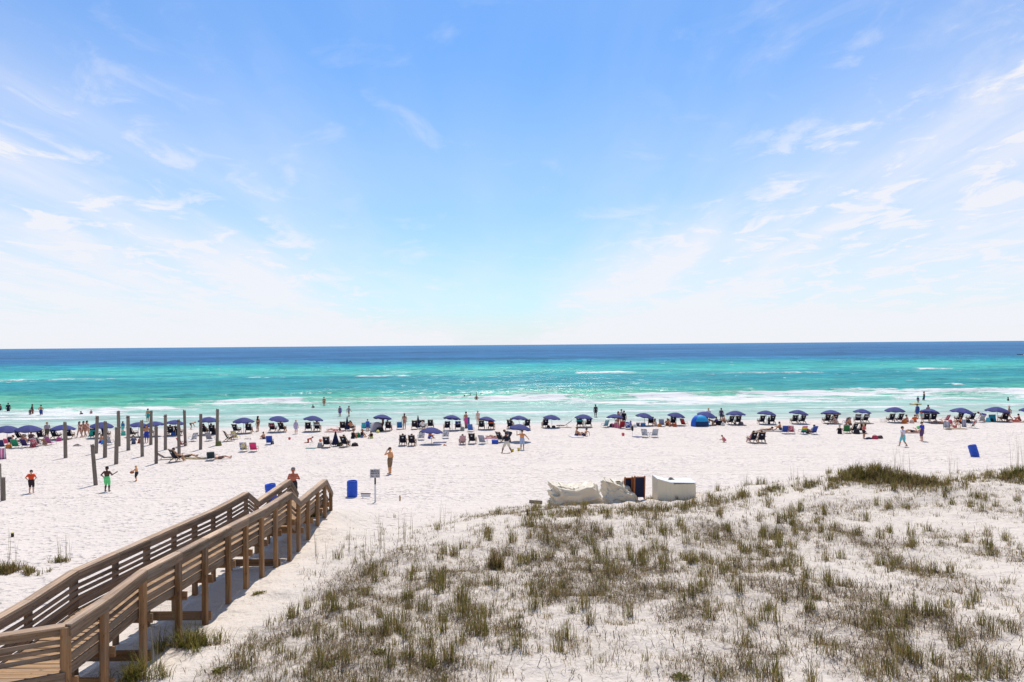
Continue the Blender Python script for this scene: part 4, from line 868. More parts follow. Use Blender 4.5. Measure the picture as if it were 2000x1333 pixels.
def prims(J):
    rt = V3(1, 0, 0); o = []
    for s in (-1, 1):
        o += [('pelvis', J['pel'] + rt * s * .07, J['pel'] + rt * s * .06 + J['up'] * .08, .108, .10), ('torso', J['waist'] + rt * s * .055, J['chest'] + rt * s * .075, .092, .102), ('torso', J['chest'] + rt * s * .075, J['neck'] + rt * s * .09 - J['up'] * .07, .100, .075),
              ('torso', J['pel'] + rt * s * .055 + J['up'] * .06, J['waist'] + rt * s * .05, .10, .092)]
    o += [('neck', J['neck'] - J['up'] * .03, J['neck'] + J['hu'] * .10, .055, .052), ('head', J['head'] + J['hu'] * .02, J['head'] - J['hu'] * .03 + J['hf'] * .025, .098, .085), ('head', J['head'] - J['hu'] * .07 + J['hf'] * .035, J['head'] - J['hu'] * .03 + J['hf'] * .04, .055, .06), ('nose', J['head'] + J['hf'] * .10 - J['hu'] * .01, J['head'] + J['hf'] * .115 - J['hu'] * .03, .014, .018)]
    for s in (-1, 1): o.append(('ear', J['head'] + J['hf'].cross(J['hu']) * s * .092, J['head'] + J['hf'].cross(J['hu']) * s * .10 - J['hu'] * .03, .02, .016))
    for i in (0, 1):
        h, k, a, t = (J[n + str(i)] for n in ('hip', 'kn', 'an', 'toe')); s, e, w_, hd = (J[n + str(i)] for n in ('sh', 'el', 'wr', 'hd'))
        o += [('thigh', h, h.lerp(k, .55), .098, .080), ('thigh2', h.lerp(k, .5), k, .082, .058), ('calf', k, k.lerp(a, .35), .056, .060), ('calf', k.lerp(a, .35), a, .060, .038), ('foot', a - V3(0, 0, .02), t, .042, .032),
              ('uparm', s, s.lerp(e, .55), .058, .048), ('uparm2', s.lerp(e, .5), e, .049, .040), ('fore', e, w_, .042, .029), ('palm', w_, w_.lerp(hd, .7), .030, .036)]
    return o
def field(pr, h, grow=0.0, k=0.035, pad=.06):
    A = np.array([p[1] for p in pr]); B = np.array([p[2] for p in pr]); ra = np.array([p[3] for p in pr]) + grow; rb = np.array([p[4] for p in pr]) + grow
    m = max(ra.max(), rb.max()) + pad; lo = np.minimum(A.min(0), B.min(0)) - m; hi = np.maximum(A.max(0), B.max(0)) + m
    n = np.ceil((hi - lo) / h).astype(int) + 1
    g = np.stack(np.meshgrid(*[lo[i] + h * np.arange(n[i]) for i in range(3)], indexing='ij'), -1).reshape(-1, 3)
    D = None
    for a, b, r0, r1 in zip(A, B, ra, rb):
        d = b - a; tq = np.clip(((g - a) @ d) / max(d @ d, 1e-9), 0, 1); q = np.linalg.norm(g - a - tq[:, None] * d, axis=1) - (r0 + (r1 - r0) * tq)
        if D is None: D = q
        else: hh_ = np.clip(.5 + .5 * (D - q) / k, 0, 1); D = D * (1 - hh_) + q * hh_ - k * hh_ * (1 - hh_)
    return D.reshape(n), lo
def surface_nets(D, lo, h):
    n = D.shape; ins = D < 0
    c = np.zeros(tuple(x - 1 for x in n), int)
    cor = [(i, j, k) for i in (0, 1) for j in (0, 1) for k in (0, 1)]
    sl = lambda o: tuple(slice(o[a], n[a] - 1 + o[a]) for a in range(3))
    for o in cor: c += ins[sl(o)]
    act = (c > 0) & (c < 8); idx = -np.ones(act.shape, int); idx[act] = np.arange(act.sum()); cells = np.argwhere(act)
    acc = np.zeros((len(cells), 3)); cnt = np.zeros(len(cells))
    for o in cor:
        for ax in range(3):
            if o[ax]: continue
            o2 = list(o); o2[ax] = 1
            a = D[sl(o)][act]; b = D[sl(o2)][act]; cr = (a < 0) != (b < 0); tq = np.where(cr, a / np.where(cr, a - b, 1), 0)
            pt = np.array(o, float)[None, :].repeat(len(a), 0); pt[:, ax] += tq; acc += pt * cr[:, None]; cnt += cr
    Vv = (cells + acc / cnt[:, None]) * h + lo
    Fs = []
    for ax in range(3):
        b_, c_ = [(1, 2), (2, 0), (0, 1)][ax]
        s0_ = [slice(1, n[i] - 1) for i in range(3)]; s0_[ax] = slice(0, n[ax] - 1); s1_ = list(s0_); s1_[ax] = slice(1, n[ax])
        A_ = ins[tuple(s0_)]; B_ = ins[tuple(s1_)]; e = np.argwhere(A_ != B_)
        if not len(e): continue
        p = e.copy(); p[:, b_] += 1; p[:, c_] += 1; flip = A_[tuple(e.T)]
        def cell(db, dc): q = p.copy(); q[:, b_] += db; q[:, c_] += dc; return idx[tuple(q.T)]
        q = np.stack([cell(-1, -1), cell(0, -1), cell(0, 0), cell(-1, 0)], 1); q[~flip] = q[~flip][:, ::-1]; Fs.append(q)
    return Vv, np.concatenate(Fs)
POSE = {
    'stand': dict(pel=.93, ank=((-.10, 0, .07), (.12, .02, .07)), hand=((-.10, .05, -.52), (.10, .06, -.52))),
    'hips': dict(pel=.93, ank=((-.12, 0, .07), (.13, .02, .07)), hand=((-.03, .03, -.40), (.03, .03, -.40)), epole=((-1, -.3, 0), (1, -.3, 0))),
    'gesture': dict(pel=.93, ank=((-.13, 0, .07), (.12, .03, .07)), hand=((-.03, .03, -.40), (.34, .14, -.10)), epole=((-1, -.3, 0), (.6, -.3, -1))),
    'hold': dict(pel=.90, lean=8, ank=((-.10, -.08, .07), (.10, .12, .07)), hand=((.06, .42, -.22), (-.06, .42, -.22))),
    'phone': dict(pel=.94, ank=((-.09, 0, .07), (.10, .03, .07)), hand=((.10, .19, .11), (.06, .04, -.52)), epole=((-.5, .3, -1), (.5, -1, 0))),
    'walk': dict(pel=.90, lean=4, ank=((-.09, .27, .08), (.09, -.30, .13)), hand=((-.10, -.18, -.46), (.10, .24, -.44))),
    'wide': dict(pel=.82, lean=14, ank=((-.40, -.02, .07), (.40, .05, .07)), hand=((-.15, .25, -.38), (.14, .28, -.36))),
    'reach': dict(pel=.91, lean=0, ank=((-.10, -.12, .07), (.10, .14, .07)), hand=((-.28, .10, .14), (.34, .02, -.38)), epole=((-1, -.2, -.6), (.6, -1, 0))),
    'folded': dict(pel=.93, ank=((-.09, 0, .07), (.11, .02, .07)), hand=((.12, .22, -.22), (-.12, .22, -.24)), epole=((-1, -.2, -.6), (1, -.2, -.6))),
    'sit': dict(pel=.11, lean=12, ank=((-.13, .52, .06), (.13, .55, .06)), kpole=((0, .1, 1), (0, .1, 1)), hand=((-.02, .40, -.20), (.02, .40, -.18))),
    'sitback': dict(pel=.11, lean=-22, ank=((-.12, .80, .06), (.13, .62, .06)), kpole=((0, .1, 1), (0, .1, 1)), toe=((0, .4, 1), (0, 1, 0)), hand=((-.14, -.26, -.38), (.14, -.26, -.38))),
    'chair': dict(pel=.42, lean=-24, ank=((-.14, .68, .07), (.15, .60, .07)), kpole=((0, .2, 1), (0, .2, 1)), hand=((-.12, .30, -.30), (.12, .30, -.30))),
    'lie': dict(pel=.12, lean=-86, ank=((-.13, .84, .08), (.13, .80, .08)), kpole=((0, .1, 1), (0, .1, 1)), toe=((0, .3, 1), (0, .3, 1)), hand=((-.16, .46, -.03), (.10, .20, .26))),
    'prone': dict(pel=.12, lean=-80, head=20, ank=((-.13, .84, .06), (.13, .84, .06)), toe=((0, 1, .01), (0, 1, .01)), hand=((-.22, -.30, -.04), (.22, -.30, -.04))),
    'bend': dict(pel=.86, lean=78, ank=((-.12, 0, .07), (.14, .05, .07)), hand=((-.03, .12, -.48), (.03, .14, -.48))),
    'crawl': dict(pel=.50, lean=72, ank=((-.10, -.42, .06), (.10, -.36, .06)), kpole=((0, .6, -1), (0, .6, -1)), toe=((0, -1, 0), (0, -1, 0)), hand=((-.04, .10, -.50), (.04, .14, -.50))),
    'squat': dict(pel=.30, lean=38, ank=((-.15, .06, .07), (.15, .10, .07)), kpole=((-.2, 1, .6), (.2, 1, .6)), hand=((-.02, .35, -.30), (.02, .36, -.30))),
}
CLOTH = {'shorts': (('pelvis', 'thigh'), .020), 'trunks': (('pelvis', 'thigh', 'thigh2'), .022), 'bikini_bottom': (('pelvis',), .010), 'shirt': (('torso', 'uparm'), .018), 'tank_top': (('torso',), .014), 'swimsuit': (('torso', 'pelvis'), .009), 'dress': (('torso', 'pelvis', 'thigh'), .035), 'bikini_top': (('btop',), .010)}
_PM = {}
def pose_mesh(pose, part):
    key = (pose, part)
    if key in _PM: return _PM[key]
    J = skeleton(POSE[pose]); pr = prims(J); h = .026
    if part == 'body':
        Vv, Ff = surface_nets(*field([p for p in pr if p[0] not in ('nose', 'ear')], h), h); me = mesh_np('body', Vv, Ff)
        mb = MB()
        for p in pr:
            if p[0] in ('nose', 'ear'): mb.tube([p[1], p[1].lerp(p[2], .6), p[2]], [p[3] * .7, p[3], p[4]], 6)
        for i in (0, 1):                                            # four fingers and a thumb on each hand, gently curled
            w_, hd = J['wr%d' % i], J['hd%d' % i]; d = (hd - w_).normalized(); sd_ = d.cross(J['fw']); sd_ = sd_.normalized() if sd_.length > .1 else V3(1, 0, 0); cu = sd_.cross(d)
            for q, l in zip((-1.5, -.5, .5, 1.5), (.062, .074, .078, .066)):
                b0_ = w_ + d * .085 + sd_ * q * .017; mb.tube([b0_, b0_ + d * l * .55, b0_ + d * l * .95 + cu * l * .35], [.010, .009, .007], 5)
            tb = w_ + d * .035 + sd_ * .03; mb.tube([tb, tb + d * .03 + sd_ * .022, tb + d * .062 + sd_ * .024 + cu * .01], [.012, .010, .008], 5)
        n0 = len(me.vertices); Vx = np.concatenate([Vv, np.array([tuple(v) for v in mb.v])]);
        me2 = bpy.data.meshes.new('body'); me2.from_pydata(Vx.tolist(), [], [tuple(f) for f in Ff.tolist()] + [tuple(i + n0 for i in f) for f in mb.f]); me2.polygons.foreach_set('use_smooth', [True] * len(me2.polygons)); bpy.data.meshes.remove(me); me = me2
    elif part in ('hair', 'long_hair'):
        hu, hf, hd = J['hu'], J['hf'], J['head']; q = [('h', hd + hu * .035 - hf * .02, hd + hu * .03 - hf * .03, .105, .10), ('h', hd + hu * .05 + hf * .02, hd - hu * .03 - hf * .05, .085, .085)]
        if part == 'long_hair': q += [('h', hd - hf * .06, hd - hu * .24 - hf * .09, .085, .06)]
        me = mesh_np(part, *surface_nets(*field(q, .02), .02))
    elif part in ('cap', 'sun_hat'):
        hu, hf, hd = J['hu'], J['hf'], J['head']; r0 = .115
        M = Matrix((hf.cross(hu), hf, hu)).transposed(); mb = MB()
        pr_ = [(.001, .13), (.06, .125), (.10, .085), (r0, .03)] + ([(.24, .0), (.24, -.012), (.10, .02)] if part == 'sun_hat' else [(r0 + .005, .02), (r0 - .01, .02)])
        mb.lathe(pr_, 14)
        if part == 'cap': mb.box((0, .16, .035), (.15, .12, .012))
        mb.v = [tuple(hd + hu * .02 + M @ Vector(v)) for v in mb.v]; me = mb.mesh(part, True)
    else:
        tags, g = CLOTH[part]
        if part == 'bikini_top': q = [('b', J['chest'] + V3(s * .085, 0, 0) + J['up'] * .04, J['chest'] + V3(s * .04, 0, 0) + J['up'] * .04, .10, .10) for s in (-1, 1)]
        else: q = [p for p in pr if p[0] in tags]
        me = mesh_np(part, *surface_nets(*field(q, h, g), h))
    _PM[key] = me
    return me
SKIN = {'l': mat('fair_skin', (226, 178, 152), 0.6, 0.06), 't': mat('tanned_skin', (203, 146, 112), 0.55, 0.07), 'd': mat('dark_skin', (92, 58, 44), 0.5, 0.08), 'r': mat('sunburnt_skin', (190, 106, 82), 0.55, 0.08), 'b': mat('brown_skin', (140, 92, 70), 0.55, 0.08), 'g': mat('golden_skin', (228, 160, 104), 0.55, 0.07)}
HAIR = {'k': (38, 30, 28), 'n': (85, 58, 40), 'y': (205, 170, 120), 'g': (120, 112, 108), 'p': (230, 110, 150)}
def person(px, py, h, pose, rz, skin, wear, lab, hair='k', long=False, hat=None, at_pos=None, group=None, dz=0.0):
    """wear = {part: (r, g, b) or material}"""
    loc = at_pos if at_pos is not None else at(px, py)
    o = bpy.data.objects.new('person', pose_mesh(pose, 'body')); COL.objects.link(o); me = o.data
    if not me.materials: me.materials.append(SKIN[skin])
    o.material_slots[0].link = 'OBJECT'; o.material_slots[0].material = SKIN[skin]
    o.location = loc + Vector((0, 0, dz)); o.rotation_euler = (0, 0, R(rz)); k = h / 1.75; o.scale = (k, k, k); tag(o, lab, 'person', group or 'people on the beach')
    items = dict(wear)
    if hat: items[hat[0]] = hat[1]
    elif hair: items['long_hair' if long else 'hair'] = HAIR[hair]
    for part, c in items.items():
        m = c if isinstance(c, bpy.types.Material) else mat('cloth' if 'hair' not in part else 'hair', c, 0.85, 0.12)
        pm = pose_mesh(pose, part); q = bpy.data.objects.new(part, pm); COL.objects.link(q); q.parent = o
        if not pm.materials: pm.materials.append(m)
        q.material_slots[0].link = 'OBJECT'; q.material_slots[0].material = m
    return o
def wader(px, py, h, depth, pose, rz, skin, wear, lab, **kw):
    p = at_water(px, py); p = p + Vector((0, 0, -depth)); return person(px, py, h, pose, rz, skin, wear, lab, at_pos=p, group='people in the water', **kw)
def bik(c): return {'bikini_top': c, 'bikini_bottom': c}
# on the open sand
person(61, 963.5, 1.36, 'hips', 10, 'l', {'shirt': (240, 85, 40), 'trunks': (52, 38, 46)}, 'boy in an orange shirt and black shorts with a hand on his hip', 'k')
person(209, 961, 1.50, 'gesture', 0, 'd', {'trunks': (110, 225, 140)}, 'shirtless boy in bright green shorts with his back turned', 'k')
person(267, 940, 1.02, 'hold', 78, 'g', {'trunks': (45, 48, 52)}, 'small fair-haired boy in black shorts holding a ball', 'y')
b_ = at(267, 940); root = empty('toy_football', b_ + Vector((-.34, .07, .55)), 20); tag(root, 'brown football held by the small fair-haired boy', 'ball'); MB().ball((0, 0, 0), .09, 8, (1.5, 1, 1)).build('ball', mat('ball_brown', (165, 105, 75), 0.6), root, True); MB().tube([(-.05, 0, .092), (.05, 0, .092)], .008, 5).build('lace', M_WHITE, root)
person(762, 926, 1.78, 'phone', 62, 'g', {'trunks': (134, 108, 82)}, 'bearded shirtless man in khaki shorts with a hand at his face', 'n')
person(573, 979, 1.80, 'folded', 5, 'r', {'trunks': (48, 42, 48)}, 'sunburnt shirtless man in a grey cap behind the boardwalk end', hat=('cap', (120, 115, 112)))
person(990, 885, 1.80, 'wide', 15, 'b', {'shirt': (34, 34, 48), 'trunks': (222, 214, 196)}, 'man in a black shirt and cream shorts standing legs wide', 'k')
person(1020, 879, 1.70, 'reach', -8, 't', {'tank_top': (242, 158, 98), 'trunks': (170, 190, 225)}, 'ball player in an orange top and pale blue shorts, arm raised', 'n')
person(1764, 873, 1.76, 'walk', 20, 't', {'shirt': (228, 222, 230), 'trunks': (125, 205, 212)}, 'man in a white shirt and turquoise shorts walking on the sand', 'k')
person(1801, 862, 1.74, 'stand', 25, 'l', {'shirt': (58, 72, 188), 'trunks': (98, 68, 112)}, 'person in a blue shirt and purple shorts seen from behind', 'n')
person(1687, 857, 1.35, 'folded', 200, 't', {'tank_top': (245, 105, 110), 'shorts': (45, 38, 42)}, 'girl in a coral top and black shorts', 'y')
# front row and second row, left to right
person(92, 858, 1.72, 'stand', 60, 'l', {'shirt': (190, 170, 175), 'trunks': (110, 105, 80)}, 'fair person in a grey shirt and khaki shorts standing between umbrellas', 'y')
for k, (px, rz) in enumerate([(156, 80), (164, 70), (171, 85)]): person(px, 855 - k, 1.66, 'walk', rz, 'lt l'.replace(' ', '')[k], bik((180, 120, 110) if k else (150, 90, 90)), ['leftmost of three women walking together along the water', 'middle of three women walking together along the water', 'rightmost of three women walking together along the water'][k], 'n', True)
person(240, 846, 1.25, 'stand', 170, 'd', {'shirt': (60, 120, 185), 'trunks': (110, 215, 200)}, 'child in a blue shirt standing between two piles', 'k')
person(286, 865, 1.72, 'stand', 20, 't', {'trunks': (45, 70, 175)}, 'shirtless man in royal blue shorts and a hat among the piles', hat=('sun_hat', (80, 60, 50)))
person(261, 868, 1.5, 'sit', 30, 'l', {'shirt': (95, 105, 130), 'shorts': (70, 75, 95)}, 'seated child in grey-blue beside a dark-topped pile', 'k')
person(271, 866, 1.1, 'sit', -20, 'r', {'shorts': (170, 80, 60)}, 'small sunburnt child seated before the pile', 'n')
person(372, 839, 1.3, 'bend', -70, 't', {'shorts': (120, 95, 85)}, 'child bending over at the water beyond the piles', 'y')
person(60, 860, 1.65, 'sit', 20, 't', {'tank_top': (150, 110, 115), 'shorts': (60, 60, 80)}, 'dark-haired person seated below the second umbrella', 'k')
person(22, 868, 1.6, 'sit', -40, 'l', {'swimsuit': (45, 70, 95)}, 'person seated left of the green low chair', 'n')
person(44, 866, 1.6, 'sit', 0, 't', {'tank_top': (200, 110, 80), 'shorts': (60, 50, 60)}, 'person in orange seated between the green and purple chairs', 'n')
person(88, 869, 1.6, 'sit', 40, 't', {'shorts': (200, 130, 80)}, 'shirtless sitter near the mauve chair', 'n')
person(196, 866, 1.6, 'sit', -30, 't', {'shorts': (60, 70, 190)}, 'sitter in blue shorts between the left piles', 'k')
person(209, 860, 1.6, 'sit', 160, 'l', bik((200, 205, 220)), 'woman seated under the umbrella behind the left piles', 'n', True)
person(331, 850, 1.6, 'chair', 40, 'l', {'shirt': (205, 210, 222), 'shorts': (50, 50, 70)}, 'person in white sitting left under the pile-side crowd umbrella', 'k')
person(343, 850, 1.6, 'sit', 0, 't', {'tank_top': (90, 50, 55), 'shorts': (50, 50, 60)}, 'person in maroon sitting under the pile-side crowd umbrella', 'n')
person(504, 843, 1.66, 'stand', 150, 't', bik((40, 34, 44)), 'woman in a dark bikini standing right of the first pile-side umbrella', 'n', True)
person(516, 858, 1.35, 'sit', 60, 't', {'shorts': (60, 60, 85)}, 'shirtless boy seated beside the royal blue chair', 'k')
person(578, 848, 1.45, 'stand', 0, 'l', {'dress': (190, 182, 212)}, 'child in a lavender dress standing near the water', 'y')
person(602, 865, 1.1, 'crawl', -60, 'r', {'shorts': (190, 95, 80)}, 'small child crawling on the open sand', 'n')
person(653, 842, 1.6, 'lie', 80, 'l', bik((215, 80, 110)), 'pink sunbather lying on the sand behind the furled umbrella', 'n')
person(689, 857, 1.68, 'sit', -20, 't', {'swimsuit': (28, 26, 34), 'shorts': (28, 26, 34)}, 'woman in a black swimsuit seated beside the green bag', 'n')
person(706, 855, 1.55, 'sit', -35, 't', {'tank_top': (35, 36, 50), 'shorts': (120, 135, 165)}, 'girl in a black top seated right of the green bag', 'k', True)
person(726, 857, 1.4, 'sit', 40, 't', {'tank_top': (35, 34, 44), 'shorts': (220, 215, 110)}, 'child with a yellow float ring seated at the edge of the umbrella', 'n', True)
person(718, 843, 1.3, 'stand', 20, 't', {'shirt': (70, 110, 200), 'shorts': (60, 85, 170)}, 'boy in blue standing between turquoise chairs', 'k')
person(748, 842, 1.62, 'stand', 90, 'b', {'tank_top': (45, 42, 50), 'shorts': (40, 38, 46)}, 'dark-clad person standing under the grey shelter umbrella', 'k')
person(790, 838, 1.70, 'stand', 175, 't', bik((195, 130, 110)), 'long-haired woman in a pale bikini standing by the blue chair', 'n', True)
person(910.5, 836, 1.78, 'phone', 170, 't', {'trunks': (240, 95, 165)}, 'shirtless man in pink shorts with a towel', 'n')
person(933.5, 829, 1.6, 'stand', 30, 'l', bik((225, 205, 205)), 'pale woman standing at the water behind the orange-towel umbrella', 'y', True)
person(838, 857, 1.5, 'sit', -60, 'r', {'shorts': (60, 95, 190)}, 'sunburnt child seated under the lone second-row umbrella', 'n')
person(966, 856, 1.65, 'lie', 75, 't', bik((70, 45, 70)), 'sunbather on a pink towel behind the black-shirted man', 'k')
person(997, 864, 1.68, 'bend', 60, 'b', {'shirt': (90, 95, 105), 'shorts': (60, 60, 70)}, 'person in grey stooping below the ball player umbrella', 'k')
person(1125, 852, 1.55, 'sit', -60, 't', {'shorts': (75, 70, 95)}, 'left of two people seated alone on the open sand', 'n')
person(1142, 852, 1.55, 'sitback', 60, 't', {'shorts': (45, 48, 80)}, 'right of two people seated alone on the open sand', 'k')
person(1208, 833, 1.65, 'stand', 40, 't', bik((80, 70, 95)), 'person standing at the left of the red-chair crowd', 'n', True)
person(1214, 830, 1.75, 'stand', 10, 'l', {'shirt': (232, 225, 218), 'shorts': (90, 85, 90)}, 'tall pale person in white standing in the red-chair crowd', 'n')
person(1219, 832, 1.68, 'stand', -20, 't', {'shirt': (32, 32, 40), 'shorts': (32, 32, 40)}, 'person in black standing right of the one in white', 'k')
person(1203, 836, 1.6, 'sit', -20, 'l', {'swimsuit': (220, 120, 150)}, 'person in pink seated left of the dark red chair', 'n')
person(1234, 837, 1.55, 'sit', 60, 't', {'shorts': (130, 95, 75)}, 'person seated right of the blue printed chair', 'n')
person(1282, 833, 1.6, 'sit', 70, 'l', {'swimsuit': (225, 220, 215)}, 'woman in white seated right of the dark chair near the tent', 'n', True)
person(1303, 832, 1.6, 'sit', -30, 'r', {'shorts': (120, 80, 60)}, 'sunburnt person seated in the shade left of the tent', 'y')
person(1309, 833, 1.6, 'sitback', -60, 't', bik((210, 110, 60)), 'woman in an orange bikini leaning back left of the tent', 'n')
person(1384, 826, 1.7, 'stand', 0, 'l', {'shirt': (205, 220, 232), 'shorts': (190, 200, 215)}, 'person in a pale blue shirt standing right behind the tent', 'y')
person(1392, 831, 1.6, 'crawl', 70, 't', bik((160, 110, 90)), 'tanned woman kneeling right of the tent', 'k')
person(1401, 829, 1.6, 'sit', 40, 'b', {'shirt': (92, 62, 140), 'shorts': (45, 40, 60)}, 'person in a purple shirt seated right of the tent', 'k')
person(1409, 824, 1.6, 'stand', -20, 'b', {'tank_top': (80, 60, 110), 'shorts': (60, 60, 90)}, 'dark-haired person standing behind the purple-shirted sitter', 'k')
person(1416, 826, 1.7, 'sit', 60, 't', {'shorts': (150, 115, 95)}, 'tanned shirtless sitter left of the first chairs past the tent', 'n')
person(1416.5, 864, 1.15, 'squat', 80, 'l', {'dress': (222, 115, 130)}, 'toddler in a pink outfit squatting alone on the sand', 'n')
person(1497, 842, 1.7, 'prone', 100, 't', bik((60, 50, 70)), 'sunbather stretched out left of the seated boy', 'n')
person(1525, 840, 1.6, 'sit', 50, 't', {'shorts': (60, 50, 60)}, 'shirtless boy seated beside the blue chair on open sand', 'k')
person(1577, 847, 1.5, 'sitback', -40, 'b', {'shorts': (60, 45, 50)}, 'dark sitter between the rainbow chair and the blue chair', 'k')
person(1635, 829, 1.6, 'squat', 40, 'l', bik((220, 200, 180)), 'crouching person beside the fourth umbrella past the tent', 'y')
person(1661, 831, 1.65, 'sit', 30, 't', {'shorts': (130, 95, 70)}, 'tanned shirtless sitter beside the lilac chair', 'n')
person(1640, 848, 1.68, 'sit', -30, 'l', {'swimsuit': (28, 26, 32), 'shorts': (28, 26, 32)}, 'woman in black seated left of the green chair', 'y')
person(1773, 825, 1.6, 'sit', 40, 't', {'swimsuit': printed('orange_print', [(220, 95, 60), (240, 215, 200), (190, 60, 70)], 14)}, 'left sitter in an orange print near the man in blue', 'n')
person(1787, 825, 1.6, 'sit', -30, 'r', {'shirt': (238, 120, 60)}, 'right sitter in orange near the man in blue', 'n')
person(1792, 818, 1.76, 'stand', 10, 't', {'dress': (45, 90, 165)}, 'man wrapped in a dark blue towel standing by the water', 'n')
person(1800, 820, 1.15, 'stand', 160, 'l', {'shirt': (245, 120, 60), 'shorts': (130, 200, 200)}, 'child in orange standing beside the man in blue', 'n')
person(1813, 819, 1.7, 'stand', 190, 'b', {'trunks': (95, 75, 85)}, 'person standing behind the tilted umbrella at right', 'n')
person(1783, 845, 1.65, 'lie', 85, 't', {'shorts': (50, 45, 55)}, 'sunbather lying between the white-shirted man and the one in blue', 'k')
person(1834, 827, 1.6, 'lie', 80, 't', bik((190, 110, 120)), 'sunbather lying on a dark towel below the tilted umbrella', 'n')
person(1877, 828, 1.6, 'sit', 60, 't', {'tank_top': (225, 110, 50), 'shorts': (80, 60, 60)}, 'person in an orange top seated under the wide right umbrella', 'k', True)
person(1866, 836, 1.6, 'sitback', 70, 'l', {'shorts': (215, 110, 110)}, 'pale sitter in coral shorts right of the striped chair', 'n')
person(1924, 824, 1.65, 'bend', 70, 'l', {'tank_top': (80, 95, 190), 'shorts': (150, 110, 160)}, 'person in blue bending over left of the turquoise towel', 'n')
person(1972, 821, 1.72, 'walk', 60, 't', bik((205, 130, 130)), 'woman in a sun hat walking at the right edge', hat=('sun_hat', (225, 205, 185)))
person(1981, 824, 1.6, 'lie', 85, 'r', bik((190, 60, 70)), 'sunbather in red lying at the right edge', 'n')
person(1992, 822, 1.5, 'sit', 60, 'r', {'shorts': (180, 80, 80)}, 'reddish sitter at the far right edge', 'k')
person(365, 894, 1.6, 'lie', -80, 't', {'shorts': (120, 105, 90)}, 'sunbather lying on a towel right of the dark sling chair', 'n')
person(430, 897, 1.65, 'lie', -75, 'l', {'shorts': (130, 100, 90)}, 'sunbather with legs stretched right of the teal-topped lounger', 'n')
# sitters in chairs
def sitter(px, py, rz, h, skin, wear, lab, hair='k', long=False, low=False):
    p = at(px, py); q = Matrix.Rotation(R(rz), 3, 'Z') @ Vector((0, -.02, 0)); person(px, py, h, 'chair', rz, skin, wear, lab, hair, long, at_pos=p + q, dz=-.16 if low else 0.0)
for px, rz, sk, wr, lab in [(399, 5, 'b', {'tank_top': (40, 38, 48), 'shorts': (45, 42, 52)}, 'left sitter in dark clothes between the two rightmost piles'), (415, -8, 't', {'tank_top': (200, 90, 100), 'shorts': (60, 50, 60)}, 'right sitter in a pink top between the two rightmost piles'),
        (486, -10, 't', {'shorts': (110, 95, 85)}, 'sitter in the right chair of the first umbrella past the piles'), (551, -15, 'g', {'shorts': (60, 70, 80)}, 'tanned sitter in the chair beside the red towel chair'),
        (620, 4, 'l', {'shirt': (235, 232, 230), 'shorts': (90, 80, 85)}, 'sitter in a white shirt under the third umbrella past the piles'), (686, -10, 't', {'shorts': (70, 60, 60)}, 'sitter with bare legs right of the furled front-row umbrella'),
        (997, 8, 'b', {'shirt': (228, 225, 222), 'shorts': (70, 65, 70)}, 'sitter in a white shirt behind the ball player umbrella'), (960, -4, 'r', {'tank_top': (225, 105, 75), 'shorts': (200, 90, 70)}, 'sunburnt sitter on the orange towel chair'),
        (1132.5, 6, 't', {'shirt': (70, 170, 160), 'shorts': (200, 120, 110)}, 'sitter in a teal shirt on the teal towel chair'), (1064.5, 5, 'l', {'shorts': (60, 60, 80)}, 'sitter in the chair left of the empty open lounger'),
        (1629, -10, 't', {'tank_top': (120, 70, 80), 'shorts': (70, 60, 70)}, 'sitter in the right chair of the fourth umbrella past the tent'), (759, -15, 'g', {'shorts': (110, 90, 70)}, 'sitter with tanned legs in the chair by the grey shelter'), (826, 0, 'l', {'shirt': (225, 225, 225), 'shorts': (60, 60, 70)}, 'hatless sitter in the middle chair by the second furled umbrella')]:
    sitter(px, row_y(px) - 0.6, rz, 1.68, sk, wr, lab, 'kn'[int(px) % 2])
for px, py, rz, sk, wr, lab, hr in [(674, 873, -12, 'b', {'shirt': (60, 58, 66), 'shorts': (60, 55, 60)}, 'sitter in the chair right of the furled second-row umbrella', 'k'), (787, 870.5, 6, 't', {'shirt': (60, 70, 110), 'shorts': (70, 60, 60)}, 'sitter in a dark blue shirt in the left second-row pair chair', 'k'),
        (805, 871, 0, 'l', {'shirt': (235, 228, 225), 'shorts': (60, 50, 60)}, 'sitter in a pale shirt in the right second-row pair chair', 'n'), (1469, 865, 12, 'l', {'shirt': (240, 170, 205), 'shorts': (240, 170, 205)}, 'long-haired girl in pink in the left open-sand chair', 'k'),
        (1487, 865, -10, 't', {'tank_top': (60, 55, 70), 'shorts': (60, 50, 60)}, 'sitter in the right open-sand chair', 'n'), (345, 902, -30, 't', {'shorts': (50, 50, 60)}, 'shirtless sitter in the dark chair under the front piles', 'n'), (1587, 848, 15, 'l', {'shirt': (205, 205, 215), 'shorts': (60, 60, 80)}, 'sitter in the blue chair right of the rainbow chair', 'k'), (903, 868, 10, 't', {'shorts': (150, 110, 90)}, 'sitter whose arm shows beside the red striped chair', 'n')]:
    sitter(px, py, rz, 1.62, sk, wr, lab, hr, px in (1469,), low=px in (1587, 903))
